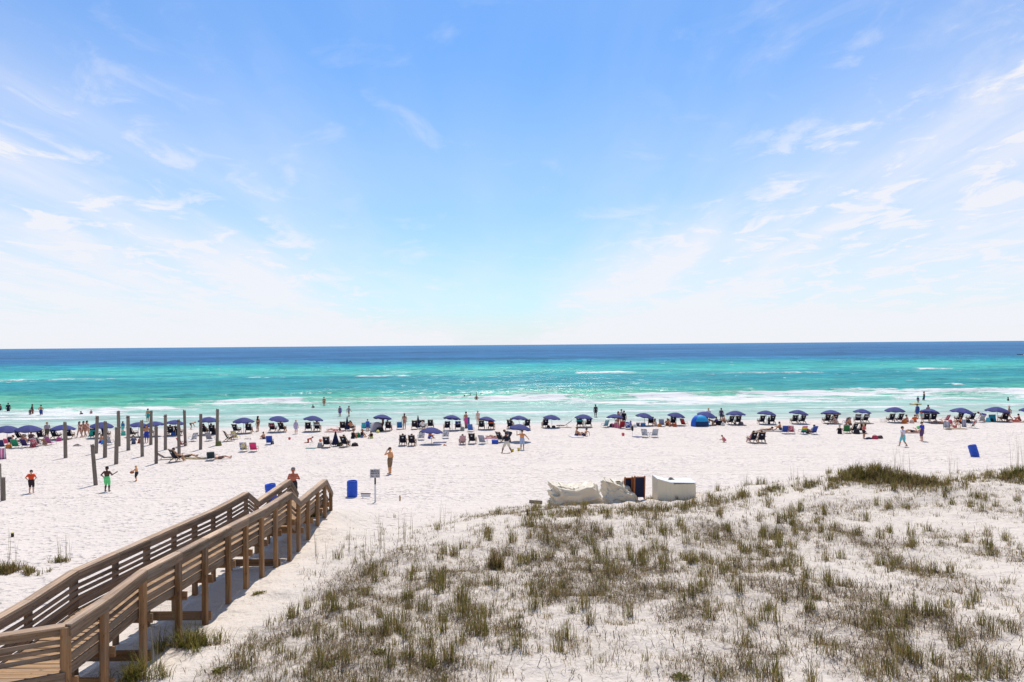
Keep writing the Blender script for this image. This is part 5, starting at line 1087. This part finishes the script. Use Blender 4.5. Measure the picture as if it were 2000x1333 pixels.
# in the water
for px, py, h, dep, pose, rz, sk, wr, lab, hr in [
        (0, 801, 1.7, .8, 'stand', 0, 'b', {'trunks': (40, 45, 70)}, 'bather cut by the left photo edge', 'k'), (16, 803, 1.75, .55, 'stand', 30, 'b', {'shirt': (30, 36, 60), 'trunks': (30, 36, 60)}, 'bather in dark clothes near the left edge', 'k'),
        (59, 811, 1.15, .25, 'stand', 20, 'b', {'swimsuit': (60, 50, 60)}, 'small child beside a taller bather in the left shallows', 'k'), (63, 809.5, 1.68, .25, 'stand', -30, 'b', {'swimsuit': (70, 60, 66)}, 'taller bather beside the small child in the left shallows', 'k'),
        (80, 811, 1.78, .35, 'hips', 0, 't', {'trunks': (50, 80, 150)}, 'broad shirtless bather in blue shorts in the left shallows', 'k'), (161, 810, 1.6, .45, 'squat', 60, 'b', {'swimsuit': (45, 45, 48)}, 'dark bather leaning in the foam above the three women', 'k'), (178, 809, 1.0, .4, 'stand', 40, 'r', {'shorts': (80, 60, 50)}, 'little child waist deep in the foam above the three women', 'n'),
        (289, 823, 1.65, .05, 'stand', 175, 't', {'trunks': (70, 170, 165)}, 'person in teal shorts at the water line behind a tall pile', 'n'), (613, 797, 1.45, .35, 'squat', 40, 'b', {'swimsuit': (70, 80, 80)}, 'crouching bather in the surf left of the standing one', 'k'), (633, 792, 1.68, .35, 'stand', 20, 't', bik((165, 90, 90)), 'standing bather in red in the surf above the furled umbrella', 'n'),
        (664, 813.5, 1.5, .12, 'stand', 30, 't', {'dress': (120, 100, 160)}, 'wader in purple at the swash line', 'n'), (681, 814.5, 1.6, .15, 'walk', -30, 't', {'swimsuit': (150, 150, 165)}, 'wader in grey splashing at the swash line', 'k'), (638, 815, 1.2, .75, 'squat', 90, 'b', {'swimsuit': (60, 60, 65)}, 'head of a bather low in the shallow water', 'k'),
        (907, 778, 1.6, 1.05, 'stand', 60, 'b', {'shirt': (90, 210, 90)}, 'swimmer with a lime green float in the wave', 'k'), (918, 776, 1.6, .95, 'stand', -30, 't', {'swimsuit': (90, 90, 95)}, 'swimmer second from left in the wave group', 'n'), (930, 771.5, 1.6, 1.15, 'stand', 0, 'b', {'shorts': (60, 60, 70)}, 'farthest swimmer of the wave group', 'k'), (930.5, 781, 1.7, .85, 'hips', 20, 'b', {'shorts': (80, 70, 66)}, 'nearest swimmer of the wave group', 'k'), (939.5, 774, 1.6, 1.0, 'stand', 40, 'b', {'swimsuit': (40, 44, 60)}, 'rightmost swimmer of the wave group', 'k'),
        (1163.5, 815, 1.66, .05, 'stand', 10, 'd', {'tank_top': (60, 56, 62), 'shorts': (50, 48, 54)}, 'dark figure standing in the swash between two umbrellas', 'k'),
        (1805, 781.5, 1.76, .40, 'reach', 70, 't', {'shirt': (58, 52, 42), 'trunks': (40, 70, 110)}, 'man in dark clothes in the surf reaching to a child', 'k'), (1793, 787, 1.2, .2, 'stand', -60, 'b', {'shirt': (70, 66, 120)}, 'child in the surf above the yellow float', 'n'), (1969, 783, 1.5, .95, 'stand', 30, 'b', {'shirt': (70, 66, 70)}, 'lone swimmer in the foam at the far right', 'k')]:
    wader(px, py, h, dep, pose, rz, sk, wr, lab, hair=hr)
p = at_water(1788, 791); root = empty('yellow_float', p, 20); tag(root, 'mustard yellow inflatable float in the shallows at right', 'float')
MB().sheet(lambda u, v: ((u - .5) * 1.3, (v - .5) * .9, .12 + .20 * math.sin(math.pi * u) * math.sin(math.pi * v)), 8, 6).build('top', mat('yellow_vinyl', (200, 165, 40), 0.45, spec=.4), root, True)
for q in (-1, 1): MB().tube([(-.6, q * .42, .1), (0, q * .47, .1), (.6, q * .42, .1)], .11, 8).build('side_tube', mat('yellow_vinyl', (200, 165, 40), 0.45, spec=.4), root, True)
# ------------------------------------------------------------------ bags, towels, balls and other small things lying about
def towel(px, py, L, W_, rz, m, lab):
    p = at(px, py); root = empty('beach_towel', p, rz); tag(root, lab, 'towel', 'towels spread on the sand')
    def f(u, v):
        x, y = (u - .5) * W_, (v - .5) * L; q = Matrix.Rotation(R(rz), 3, 'Z') @ Vector((x, y, 0))
        return (x, y, float(ground(p.x + q.x, p.y + q.y)) - p.z + .03 + .03 * float(vnoise(x * 4 + px, y * 4, 3)))
    two_sided(f, 6, 10, .012).build('cloth', m, root, True)
def bag(px, py, w_, h_, c, lab, d_=None, name='beach_bag'):
    p = at(px, py); root = empty(name, p, random.uniform(-30, 30)); tag(root, lab, 'bag', 'bags left on the sand'); d_ = d_ or w_ * .6; m = mat('bag_cloth', c, 0.8, .2)
    pr = [(.42, 0), (.5, .15), (.48, .6), (.40, .92), (.34, 1.0), (.001, .96)]
    t_ = MB().lathe(pr, 14); MB().add([(x * w_ * (1 + .1 * math.sin(7 * z)), y * d_ * 2 * .5 * (1 + .12 * math.sin(5 * z + 1)), z * h_) for x, y, z in t_.v], t_.f).build('body', m, root, True)
    for s in (-1, 1): MB().tube([(-w_ * .2, s * d_ * .2, h_ * .92), (-w_ * .14, s * d_ * .25, h_ * 1.18), (w_ * .14, s * d_ * .25, h_ * 1.18), (w_ * .2, s * d_ * .2, h_ * .92)], .012, 5).build('handle', m, root)
def cooler(px, py, c, lab, w_=.55):
    p = at(px, py); root = empty('cooler_box', p, random.uniform(-20, 20)); tag(root, lab, 'cooler')
    MB().box((0, 0, .15), (w_, .34, .30)).build('body', mat('cooler_body', c, 0.5), root); MB().box((0, 0, .325), (w_ + .03, .37, .06)).build('lid', mat('cooler_lid', tuple(min(255, v + 30) for v in c), 0.5), root)
    MB().tube([(-w_ / 2 - .02, 0, .24), (-w_ / 2 - .03, 0, .42), (w_ / 2 + .03, 0, .42), (w_ / 2 + .02, 0, .24)], .014, 6).build('handle', M_WHITE, root)
def ball(px, py, r, c, lab):
    p = at(px, py); root = empty('beach_ball', p + Vector((0, 0, r))); tag(root, lab, 'ball')
    for k in range(6):
        a0, a1 = k * math.pi / 3, (k + 1) * math.pi / 3
        MB().sheet(lambda u, v: (r * math.cos(a0 + (a1 - a0) * u) * math.sin(math.pi * v), r * math.sin(a0 + (a1 - a0) * u) * math.sin(math.pi * v), -r * math.cos(math.pi * v)), 3, 8).build('panel', mat('ball_vinyl', c if k % 2 == 0 else tuple(min(255, int(v * .7 + 75)) for v in c), 0.4, spec=.4), root, True)
random.seed(21)
ball(565.5, 859, .13, (225, 60, 70), 'red ball on the sand right of the royal blue chair'); ball(626, 863.5, .15, (235, 120, 80), 'orange ball left of the empty navy chair'); ball(1217, 851.5, .16, (215, 70, 70), 'red ball on the sand left of the two grey chairs'); ball(738, 846, .16, (235, 225, 80), 'yellow ball in front of the grey shelter')
for a in [(10, 866, .6, .4, (225, 90, 120), 'pink bag under the left edge umbrella'), (64, 873, .5, .4, (215, 70, 80), 'red bag between the purple and pink chairs'), (115, 862, .5, .35, (200, 90, 150), 'magenta bag right of the left-edge group'), (202, 868, .45, .4, (70, 150, 210), 'light blue bag between the left piles'), (338, 851, .5, .35, (60, 110, 190), 'blue bag at the feet of the crowd among the piles'),
          (1210, 837, .45, .35, (230, 110, 140), 'pink bag beside the dark red chair'), (1240, 835, .5, .3, (225, 225, 225), 'white bag right of the blue printed chair'), (1288, 834, .5, .3, (210, 140, 60), 'orange bag right of the woman in white near the tent'), (1318, 834, .5, .35, (190, 90, 50), 'rust-brown bag at the umbrella next left of the tent'), (1412, 832, .45, .3, (225, 220, 215), 'white bag right of the large black bag'), (1766, 827, .55, .35, (235, 130, 60), 'orange bag left of the orange-print sitter'), (1781, 827, .5, .35, (230, 200, 180), 'cream bag between the two orange sitters'), (1856, 828, .5, .4, (220, 70, 90), 'red bag right of the red printed chair'), (1930, 825, .45, .5, (90, 195, 215), 'light turquoise bag beside the bending person in blue')]:
    bag(*a)
ball(1198, 834.5, .17, (235, 70, 120), 'pink ball left of the dark red chair'); ball(1793.5, 838, .0001 + .17, (120, 215, 110), 'lime green ball beside the person in the blue shirt')
for a in [(17, 876, .5, .35, (225, 135, 60), 'orange bag beside the green low chair at left'), (20, 864, .7, .5, (42, 58, 72), 'dark blue bag under the left edge umbrella'), (427, 871, .6, .42, (120, 122, 70), 'olive bag at the foot of the rightmost pile'), (625, 875, .55, .42, (165, 160, 160), 'grey bag left of the empty navy chair'), (663, 872, .5, .35, (70, 72, 52), 'olive bag at the furled second-row umbrella'),
          (693, 872, .62, .28, (60, 48, 46), 'dark round bag alone right of the second-row chairs'), (699, 855, .5, .45, (40, 130, 80), 'green bag between the two seated women in black'), (903, 842, .45, .42, (150, 155, 140), 'grey-green bag right of the blue towel chair'), (1071, 836, .42, .25, (35, 32, 34), 'left black bag by the lounger umbrella pole'), (1081.5, 836, .42, .22, (40, 36, 36), 'right black bag by the lounger umbrella pole'),
          (1195, 834, .55, .32, (40, 38, 40), 'black bag left of the red-chair crowd'), (1405, 831, .75, .5, (28, 28, 36), 'large black bag in front of the purple-shirted sitter'), (1447, 830, .7, .3, (120, 95, 100), 'brown bag right of the first chairs past the tent'), (417, 849, .5, .35, (40, 38, 46), 'dark bag between the two sitters at the rightmost piles'), (1709, 858, .55, .32, (190, 60, 85), 'red bag on the sand right of the girl in coral'),
          (1719, 857, .6, .25, (75, 58, 62), 'dark clothes bag beside the red bag'), (1673, 848, .6, .42, (40, 40, 48), 'black bag at the foot of the dark chair by the coral-top girl'), (1936, 824, .7, .35, (34, 36, 44), 'black bag below the turquoise towel'), (1502, 829, .25, .75, (36, 36, 44), 'tall black bag hanging by the second umbrella past the tent'), (742, 843, .85, .4, (36, 40, 42), 'black duffel bag in front of the grey shelter'),
          (1697, 858, .6, .14, (60, 62, 78), 'flat grey bag right of the coral-top girl\'s feet'), (532, 868, .3, .3, (45, 48, 55), 'small dark bag right of the royal blue chair'), (1617, 830, .2, .15, (60, 55, 90), 'small purple bag below the fourth umbrella past the tent'), (1890, 826, .6, .35, (60, 48, 50), 'dark bag between the wide right umbrella chairs'), (1436, 829, .3, .2, (90, 60, 60), 'small brown bag between the first chairs past the tent')]:
    bag(*a)
cooler(967, 867, (55, 85, 190), 'blue cooler in front of the second-row sunbather'); cooler(1256, 833, (70, 120, 185), 'blue cooler at the second umbrella left of the tent', .45); cooler(1246, 833, (90, 90, 110), 'grey-blue cooler beside the blue cooler', .35)
for a in [(608, 876, .9, .6, 80, mat('teal_pale_towel', (130, 180, 175), .9), 'pale teal towel left of the grey bag'), (378, 896, 1.6, .9, 80, printed('mixed_towel', [(150, 120, 85), (200, 185, 120), (110, 95, 80)], 8), 'rumpled brown and yellow towel right of the front piles'), (396, 896, 1.3, .9, 70, mat('dark_towel', (90, 78, 66), .9), 'dark brown towel beside the rumpled yellow one'),
          (859, 865, 1.2, .6, 85, mat('slate_towel', (110, 108, 135), .9), 'slate grey towel right of the lone umbrella shadow'), (964, 856.5, 2.0, 1.0, 80, mat('pink_towel', (215, 150, 165), .9), 'pink towel under the second-row sunbather'), (1125, 853, 1.6, 1.2, 10, mat('white_blanket', (215, 208, 208), .9), 'white blanket under the left open-sand sitter'), (1495, 843, 2.0, 1.0, 95, mat('sand_towel', (175, 165, 150), .9), 'beige towel under the sunbather left of the seated boy'),
          (1834, 828, 1.9, 1.0, 80, mat('black_towel', (50, 45, 60), .9), 'dark towel under the tilted umbrella sunbather'), (1783, 846, 1.9, .8, 85, mat('brown_towel', (150, 120, 110), .9), 'brown towel under the lone sunbather at right'), (1868, 838, 1.8, .9, 80, mat('tan_towel', (165, 145, 120), .9), 'tan towel right of the blue and white low chair'), (1516, 843, 1.2, .8, 40, mat('grey_towel', (130, 125, 130), .9), 'grey towel under the seated boy on open sand'),
          (653, 844, 1.9, 1.0, 80, mat('rose_towel', (205, 120, 120), .9), 'rose towel under the pink sunbather'), (1245, 854, .9, .7, 30, mat('navy_white_towel', (120, 120, 140), .9), 'crumpled grey towel left of the two grey chairs'), (1981, 825, 1.8, .8, 85, mat('red_towel_flat', (190, 70, 80), .9), 'red towel at the right photo edge')]:
    towel(*a)
# towels hung up
def hung(px, py, w_, h_, m, lab, rz=0):
    root = empty('hanging_towel', at(px, py), rz); tag(root, lab, 'towel')
    two_sided(lambda u, v: ((u - .5) * w_ * (1 + .25 * (1 - v)), .04 * math.sin(9 * u), h_ * v), 10, 5, .02).build('cloth', m, root, True); MB().tube([(-w_ * .52, 0, h_), (w_ * .52, 0, h_)], .015, 6).build('bar', M_ALU, root)
    for s in (-1, 1): MB().tube([(s * w_ * .52, 0, -.1), (s * w_ * .52, 0, h_)], .013, 6).build('stand', M_ALU, root)
hung(4, 897, .55, .85, PWS, 'pink and white striped towel hanging at the left photo edge'); hung(241, 851, .42, .45, mat('turq_towel', (110, 220, 195), .9), 'turquoise towel held low beside the child in blue'); hung(1938, 824, .75, .8, mat('teal_hang', (45, 150, 170), .9), 'turquoise towel hanging under the hat woman\'s umbrella'); hung(1883, 834, .42, .75, BWS, 'blue and white towel in front of the wide right umbrella')
hung(913.5, 836, .4, 1.15, mat('blue_grey_towel', (95, 110, 165), .9), 'blue towel hanging behind the man in pink shorts')
# white wire crate, dark spear-like net, driftwood
root = empty('wire_crate', at(1725, 825)); tag(root, 'white wire crate left of the white-shirt umbrella chairs', 'crate')
for z in (.02, .14, .26, .38): MB().bar((-.26, -.2, z), (.26, -.2, z), .012, .012).bar((-.26, .2, z), (.26, .2, z), .012, .012).bar((-.26, -.2, z), (-.26, .2, z), .012, .012).bar((.26, -.2, z), (.26, .2, z), .012, .012).build('ring', M_WHITE, root)
for s in (-1, 1):
    for q in (-1, 1): MB().bar((s * .26, q * .2, 0), (s * .26, q * .2, .4), .016, .016, (0, 1, 0)).build('corner_post', M_WHITE, root)
root = empty('landing_net', at(1235, 852)); tag(root, 'thin pole with a dark net bag left of the two grey chairs', 'net'); MB().tube([(0, 0, -.1), (.02, 0, .95)], .015, 6).build('pole', M_POLE, root)
MB().lathe([(.001, .45), (.10, .55), (.11, .8), (.05, .98), (.001, 1.0)], 8, (.02, 0, 0)).build('net_bag', M_BLACK, root, True)
root = empty('flip_flops', at(485, 858)); tag(root, 'dark sandals on the sand above the pink chair', 'sandals')
for x in (-.25, -.05, .2): MB().box((x, 0, .015), (.11, .27, .03), Matrix.Rotation(R(30 * x * 5), 3, 'Z')).build('sole', M_BLACK, root); MB().tube([(x - .05, .0, .03), (x, .06, .06), (x + .05, 0, .03)], .01, 5).build('strap', M_BLACK, root)
root = empty('sea_shell', at(868, 871)); tag(root, 'orange and white shell toy right of the lone umbrella shadow', 'toy'); MB().lathe([(.001, .16), (.06, .14), (.10, .05), (.14, 0)], 10).build('body', mat('toy_orange', (225, 150, 110), .6), root); MB().ball((.16, 0, .06), .06, 6).build('knob', M_WHITE, root, True)
for k, (px, py) in enumerate([(1001, 883), (1013, 881)]):
    root = empty('sand_toy', at(px, py)); tag(root, ['left yellow sand toy between the two ball players', 'right yellow sand toy between the two ball players'][k], 'toy', 'yellow sand toys'); MB().lathe([(.08, 0), (.13, .22), (.12, .22), (.075, .02), (.001, .02)], 12).build('bucket', mat('toy_yellow', (215, 195, 60), .5), root); MB().tube([(-.12, 0, .21), (-.08, 0, .33), (.08, 0, .33), (.12, 0, .21)], .01, 5).build('handle', M_WHITE, root)
root = empty('driftwood', at(151, 872)); tag(root, 'dark tangle of driftwood on the sand left of the piles', 'driftwood')
for k in range(7): a = k * 1.7; MB().tube([(-.4 * math.cos(a), -.2 * math.sin(a), .03), (.1 * math.sin(k), .05, .09 + .02 * k), (.55 * math.cos(a + .5), .2 * math.sin(a), .04)], [.02, .022, .01], 5).build('branch', W_PILE, root)

# ------------------------------------------------------------------ dune grass
rng = np.random.RandomState(5)
def blades(base, ln, az, lean, wd_, col_a):
    """curved tapering blades; arrays of base points, lengths, azimuths, lean angles; returns verts, tris, colours"""
    n = len(ln); d = np.stack([np.cos(az), np.sin(az), np.zeros(n)], 1); sdv = np.stack([-np.sin(az), np.cos(az), np.zeros(n)], 1) * (wd_ / 2)[:, None]
    up = np.array([0, 0, 1.0])[None]
    m = base + d * (np.sin(lean * .6) * ln * .55)[:, None] + up * (np.cos(lean * .6) * ln * .55)[:, None]
    t_ = m + d * (np.sin(lean * 1.5) * ln * .45)[:, None] + up * (np.cos(lean * 1.5) * ln * .45)[:, None]
    Vb = np.stack([base - sdv, base + sdv, m + sdv * .8, m - sdv * .8, t_], 1).reshape(-1, 3)
    i = np.arange(n)[:, None] * 5; T = np.concatenate([i + [0, 1, 2], i + [0, 2, 3], i + [3, 2, 4]], 0)
    return Vb, T, np.repeat(col_a, 5, 0)
def veg_mat(name):
    m = bpy.data.materials.new(name); m.use_nodes = True; t = NT(m.node_tree); b = t.n['Principled BSDF']; a = t.add('ShaderNodeAttribute', attribute_name='tint').outputs['Color']
    t.l.new(a, b.inputs['Base Color']); b.inputs['Roughness'].default_value = .7; b.inputs['Specular IOR Level'].default_value = .15
    tr = t.add('ShaderNodeBsdfTranslucent', {'Color': a}); mx = t.add('ShaderNodeMixShader', {0: .42, 1: b.outputs[0], 2: tr.outputs[0]}); t.l.new(mx.outputs[0], t.n['Material Output'].inputs[0]); return m
M_VEG = veg_mat('dune_plants')
PAL = np.array([(.185, .160, .034), (.26, .205, .060), (.30, .205, .095), (.16, .100, .054), (.085, .090, .020), (.42, .31, .16)])
def veg_object(name, parts, lab=None, cat=None, kind=None):
    Vv = []; T = []; C_ = []; k = 0
    for v, t_, c in parts: Vv.append(v); T.append(t_ + k); C_.append(c); k += len(v)
    me = mesh_np(name, np.concatenate(Vv), np.concatenate(T), False); vcol(me, 'tint', np.concatenate(C_)); me.materials.append(M_VEG)
    o = bpy.data.objects.new(name, me); COL.objects.link(o); tag(o, lab, cat, kind=kind); return o
def tufts(X, Y, n_bl, h0, spread, pal_w, lean0=.12, wdt=.011):
    """n_bl blades per tuft at every (X, Y)"""
    N = len(X); rep = np.repeat(np.arange(N), n_bl); n = len(rep); hh_ = (h0 if np.ndim(h0) else np.full(N, h0))[rep]
    bx_ = X[rep] + rng.randn(n) * spread; by_ = Y[rep] + rng.randn(n) * spread
    bz_ = ground(bx_, by_) - .02; az = rng.rand(n) * 6.283; lean = np.abs(rng.randn(n)) * .38 + lean0; ln = hh_ * (.55 + .6 * rng.rand(n))
    ci = rng.choice(len(PAL), n, p=pal_w); cc_ = PAL[ci] * (.75 + .5 * rng.rand(n))[:, None]
    return blades(np.stack([bx_, by_, bz_], 1), ln, az, lean, wdt * (.7 + .6 * rng.rand(n)) * (1 + by_ / 45), cc_)
# scattered tufts, thicker in the patches
nc = 100000; u = rng.rand(nc); ay = 9 + 30 * rng.rand(nc) ** .8; ax = (rng.rand(nc) * 2 - 1) * (ay * .84 + 1.5)
den = np.clip(veg(ax, ay), 0, 1.6) * .85 + dune_mask(ax, ay) * .09
hum = smooth01(.42, .56, fbm(ax * .9, ay * .9, 71, 3)); keep = rng.rand(nc) < den * (.16 + .84 * hum) * .17
tx, ty = ax[keep], ay[keep]; hgt_ = .09 + .25 * rng.rand(len(tx)) ** 2.0
dist = ty
parts = [tufts(tx, ty, 15, hgt_, .055, [.22, .22, .22, .16, .08, .10], .14, .0068)]
# taller lone clumps
k2 = rng.rand(nc) < den * .012; parts.append(tufts(ax[k2], ay[k2], 46, .34 + .22 * rng.rand(k2.sum()), .075, [.30, .24, .16, .10, .14, .06], .08, .0085))
k4 = rng.rand(nc) < den * .26 * (.14 + .86 * smooth01(.40, .56, fbm(ax * .7, ay * .7, 91, 3))); parts.append(tufts(ax[k4], ay[k4], 15, .09 + .13 * rng.rand(k4.sum()), .13, [.18, .18, .22, .28, .06, .08], .5, .0065))
crest = [(1030, 1004), (1100, 998), (1180, 994), (1250, 990), (1330, 984), (1420, 966), (1500, 952), (1570, 940), (1620, 932), (1660, 926), (1720, 922), (1780, 934), (1850, 936), (1920, 926), (2000, 922), (2060, 920)]
cl_ = []
for (xa, ya), (xb, yb) in zip(crest, crest[1:]):
    for _ in range(int((xb - xa) / 1.5 * (1.5 if 1600 <= xa < 1780 else .55))):
        f_ = rng.rand(); cl_.append(tuple(at(xa + (xb - xa) * f_, ya + (yb - ya) * f_ + 4 + abs(rng.randn()) * 9))[:2])
cl_ = np.array(cl_); parts.append(tufts(cl_[:, 0], cl_[:, 1], 20, .14 + .34 * rng.rand(len(cl_)) ** 1.6, .10, [.26, .2, .18, .16, .12, .08], .15, .010))
print('tufts', keep.sum(), k2.sum())
veg_object('dune_grass', parts, 'olive and brown grass tufts scattered over the dune', 'grass', 'stuff')
# dead stems and thatch lying flat
nt = 230000; ay = 9 + 30 * rng.rand(nt) ** .8; ax = (rng.rand(nt) * 2 - 1) * (ay * .84 + 1.5); den = np.clip(veg(ax, ay), 0, 1.4) + dune_mask(ax, ay) * .12
k3 = rng.rand(nt) < den * .85 * (.16 + .84 * smooth01(.40, .56, fbm(ax * .7, ay * .7, 91, 3))); n = k3.sum(); bx_, by_ = ax[k3], ay[k3]
b3 = np.stack([bx_, by_, ground(bx_, by_) + .012], 1); cc_ = np.array([(.10, .072, .046), (.17, .120, .075), (.04, .032, .024), (.28, .21, .135)])[rng.choice(4, n)]
print('litter', n)
veg_object('dead_thatch', [blades(b3, .06 + .28 * rng.rand(n) ** 2.4, rng.rand(n) * 6.283, .95 + .25 * rng.randn(n), .007 + .010 * rng.rand(n), cc_)], 'dry dark stems and thatch lying between the grass tufts', 'thatch', 'stuff')
# single plants one can point to
def clump(px, py, r, h, n, pw, lab, cat='grass', name='grass_clump', lean=.25, ntuft=30, wdt=.012):
    c = at(px, py); a = rng.rand(ntuft) * 6.283; q = r * np.minimum(np.abs(rng.randn(ntuft)) * .55, 1.0); X = c.x + q * np.cos(a) * 1.25; Y = c.y + q * np.sin(a) * .8; nh = .45 + .85 * rng.rand(ntuft) ** 1.3 * np.exp(-(q / r) ** 2 * .5)
    o = veg_object(name, [tufts(X, Y, n, h * nh, .06, pw, lean, wdt)], lab, cat); o['group'] = 'single grass clumps and bushes'; return o
GR = [.34, .26, .06, .04, .28, .02]; BR = [.15, .15, .24, .28, .08, .10]; MX = [.25, .2, .2, .15, .15, .05]
clump(375, 1262, .62, .62, 26, GR, 'long green grass clump spilling beside the boardwalk posts', lean=.40, ntuft=36, wdt=.009); clump(262, 1326, .5, .6, 26, GR, 'green grass clump at the bottom edge under the boardwalk', lean=.45, wdt=.009)
clump(505, 1160, .13, .16, 20, GR, 'small leafy green plant on bare sand right of the boardwalk', ntuft=10, lean=.7); clump(966, 1110, .16, .55, 30, BR, 'single dense upright grass clump on the dune', ntuft=12, lean=.06)
clump(20, 1118, 1.1, .40, 26, MX, 'grass mound at the left edge beyond the boardwalk', ntuft=50); clump(120, 1098, .30, .35, 12, MX, 'thin grass on the sand left of the boardwalk', ntuft=18)
clump(1672, 930, .8, .55, 22, [.3, .2, .1, .15, .22, .03], 'dense dark bush of grass at the left of the dune crest', ntuft=36); clump(1712, 930, .85, .72, 22, MX, 'tallest dense grass bush on the dune crest', ntuft=42); clump(1768, 938, 1.0, .5, 24, [.2, .15, .2, .25, .15, .05], 'brownish grass bush right of the tallest crest bush', ntuft=44)
clump(1815, 945, .8, .4, 22, BR, 'low brown bush between the crest bushes and bare sand', ntuft=24); clump(1986, 928, .8, .5, 22, GR, 'green grass bush on the crest at the right edge', ntuft=26); clump(616, 1008, .25, .35, 22, GR, 'small green tuft at the foot of the boardwalk stairs', ntuft=8)
for k, (px, py, lab) in enumerate([(740, 1275, 'low green herb patch near the bottom left of the dune'), (640, 1300, 'bright green herb patch near the bottom edge'), (430, 1310, 'green herb at the lower left of the dune'), (840, 1300, 'green herb near the bottom centre left'), (1330, 1325, 'green herb at the bottom centre'), (1880, 1325, 'bright green herb at the bottom right')]):
    clump(px, py, .08, .13, 22, [.45, .2, 0, 0, .35, 0], lab, 'plant', 'low_herb', .8, 10, .02)
# sea oats: a few tall thin stems with seed heads
def oats(pts):
    parts = []; n = len(pts); P0 = np.array([tuple(at(px, py)) for px, py, h in pts]); H_ = np.array([h for _, _, h in pts])
    az = rng.rand(n) * 6.283; c = np.tile([.26, .215, .13], (n, 1)); parts.append(blades(P0, H_, az, .05 + .12 * rng.rand(n), np.full(n, .014), c))
    parts.append(blades(P0, H_, az + 1.57, .05 + .12 * rng.rand(n), np.full(n, .012), c)); return parts
ol = [(x + rng.randn() * 9, y + rng.randn() * 7, h * (.7 + .5 * rng.rand())) for x, y, h, m in [(30, 1105, 1.3, 4), (120, 1095, 1.2, 6), (700, 1085, 1.0, 6), (790, 1060, 1.1, 7), (745, 1075, 1.2, 6), (880, 1035, .9, 4), (1560, 945, 1.0, 4), (1760, 925, 1.3, 5), (1990, 925, 1.6, 6), (1450, 960, .9, 3), (340, 1250, 1.2, 3), (300, 1300, 1.2, 3), (630, 1090, .9, 4), (1860, 935, 1.1, 4)] for _ in range(m)]
veg_object('sea_oats', oats(ol), 'tall thin sea oat stems rising from the dune grass', 'grass', 'stuff')
dup_ = {k: v for k, v in _LAB.items() if len(v) > 1}
if dup_: print('DUPLICATE LABELS', dup_)
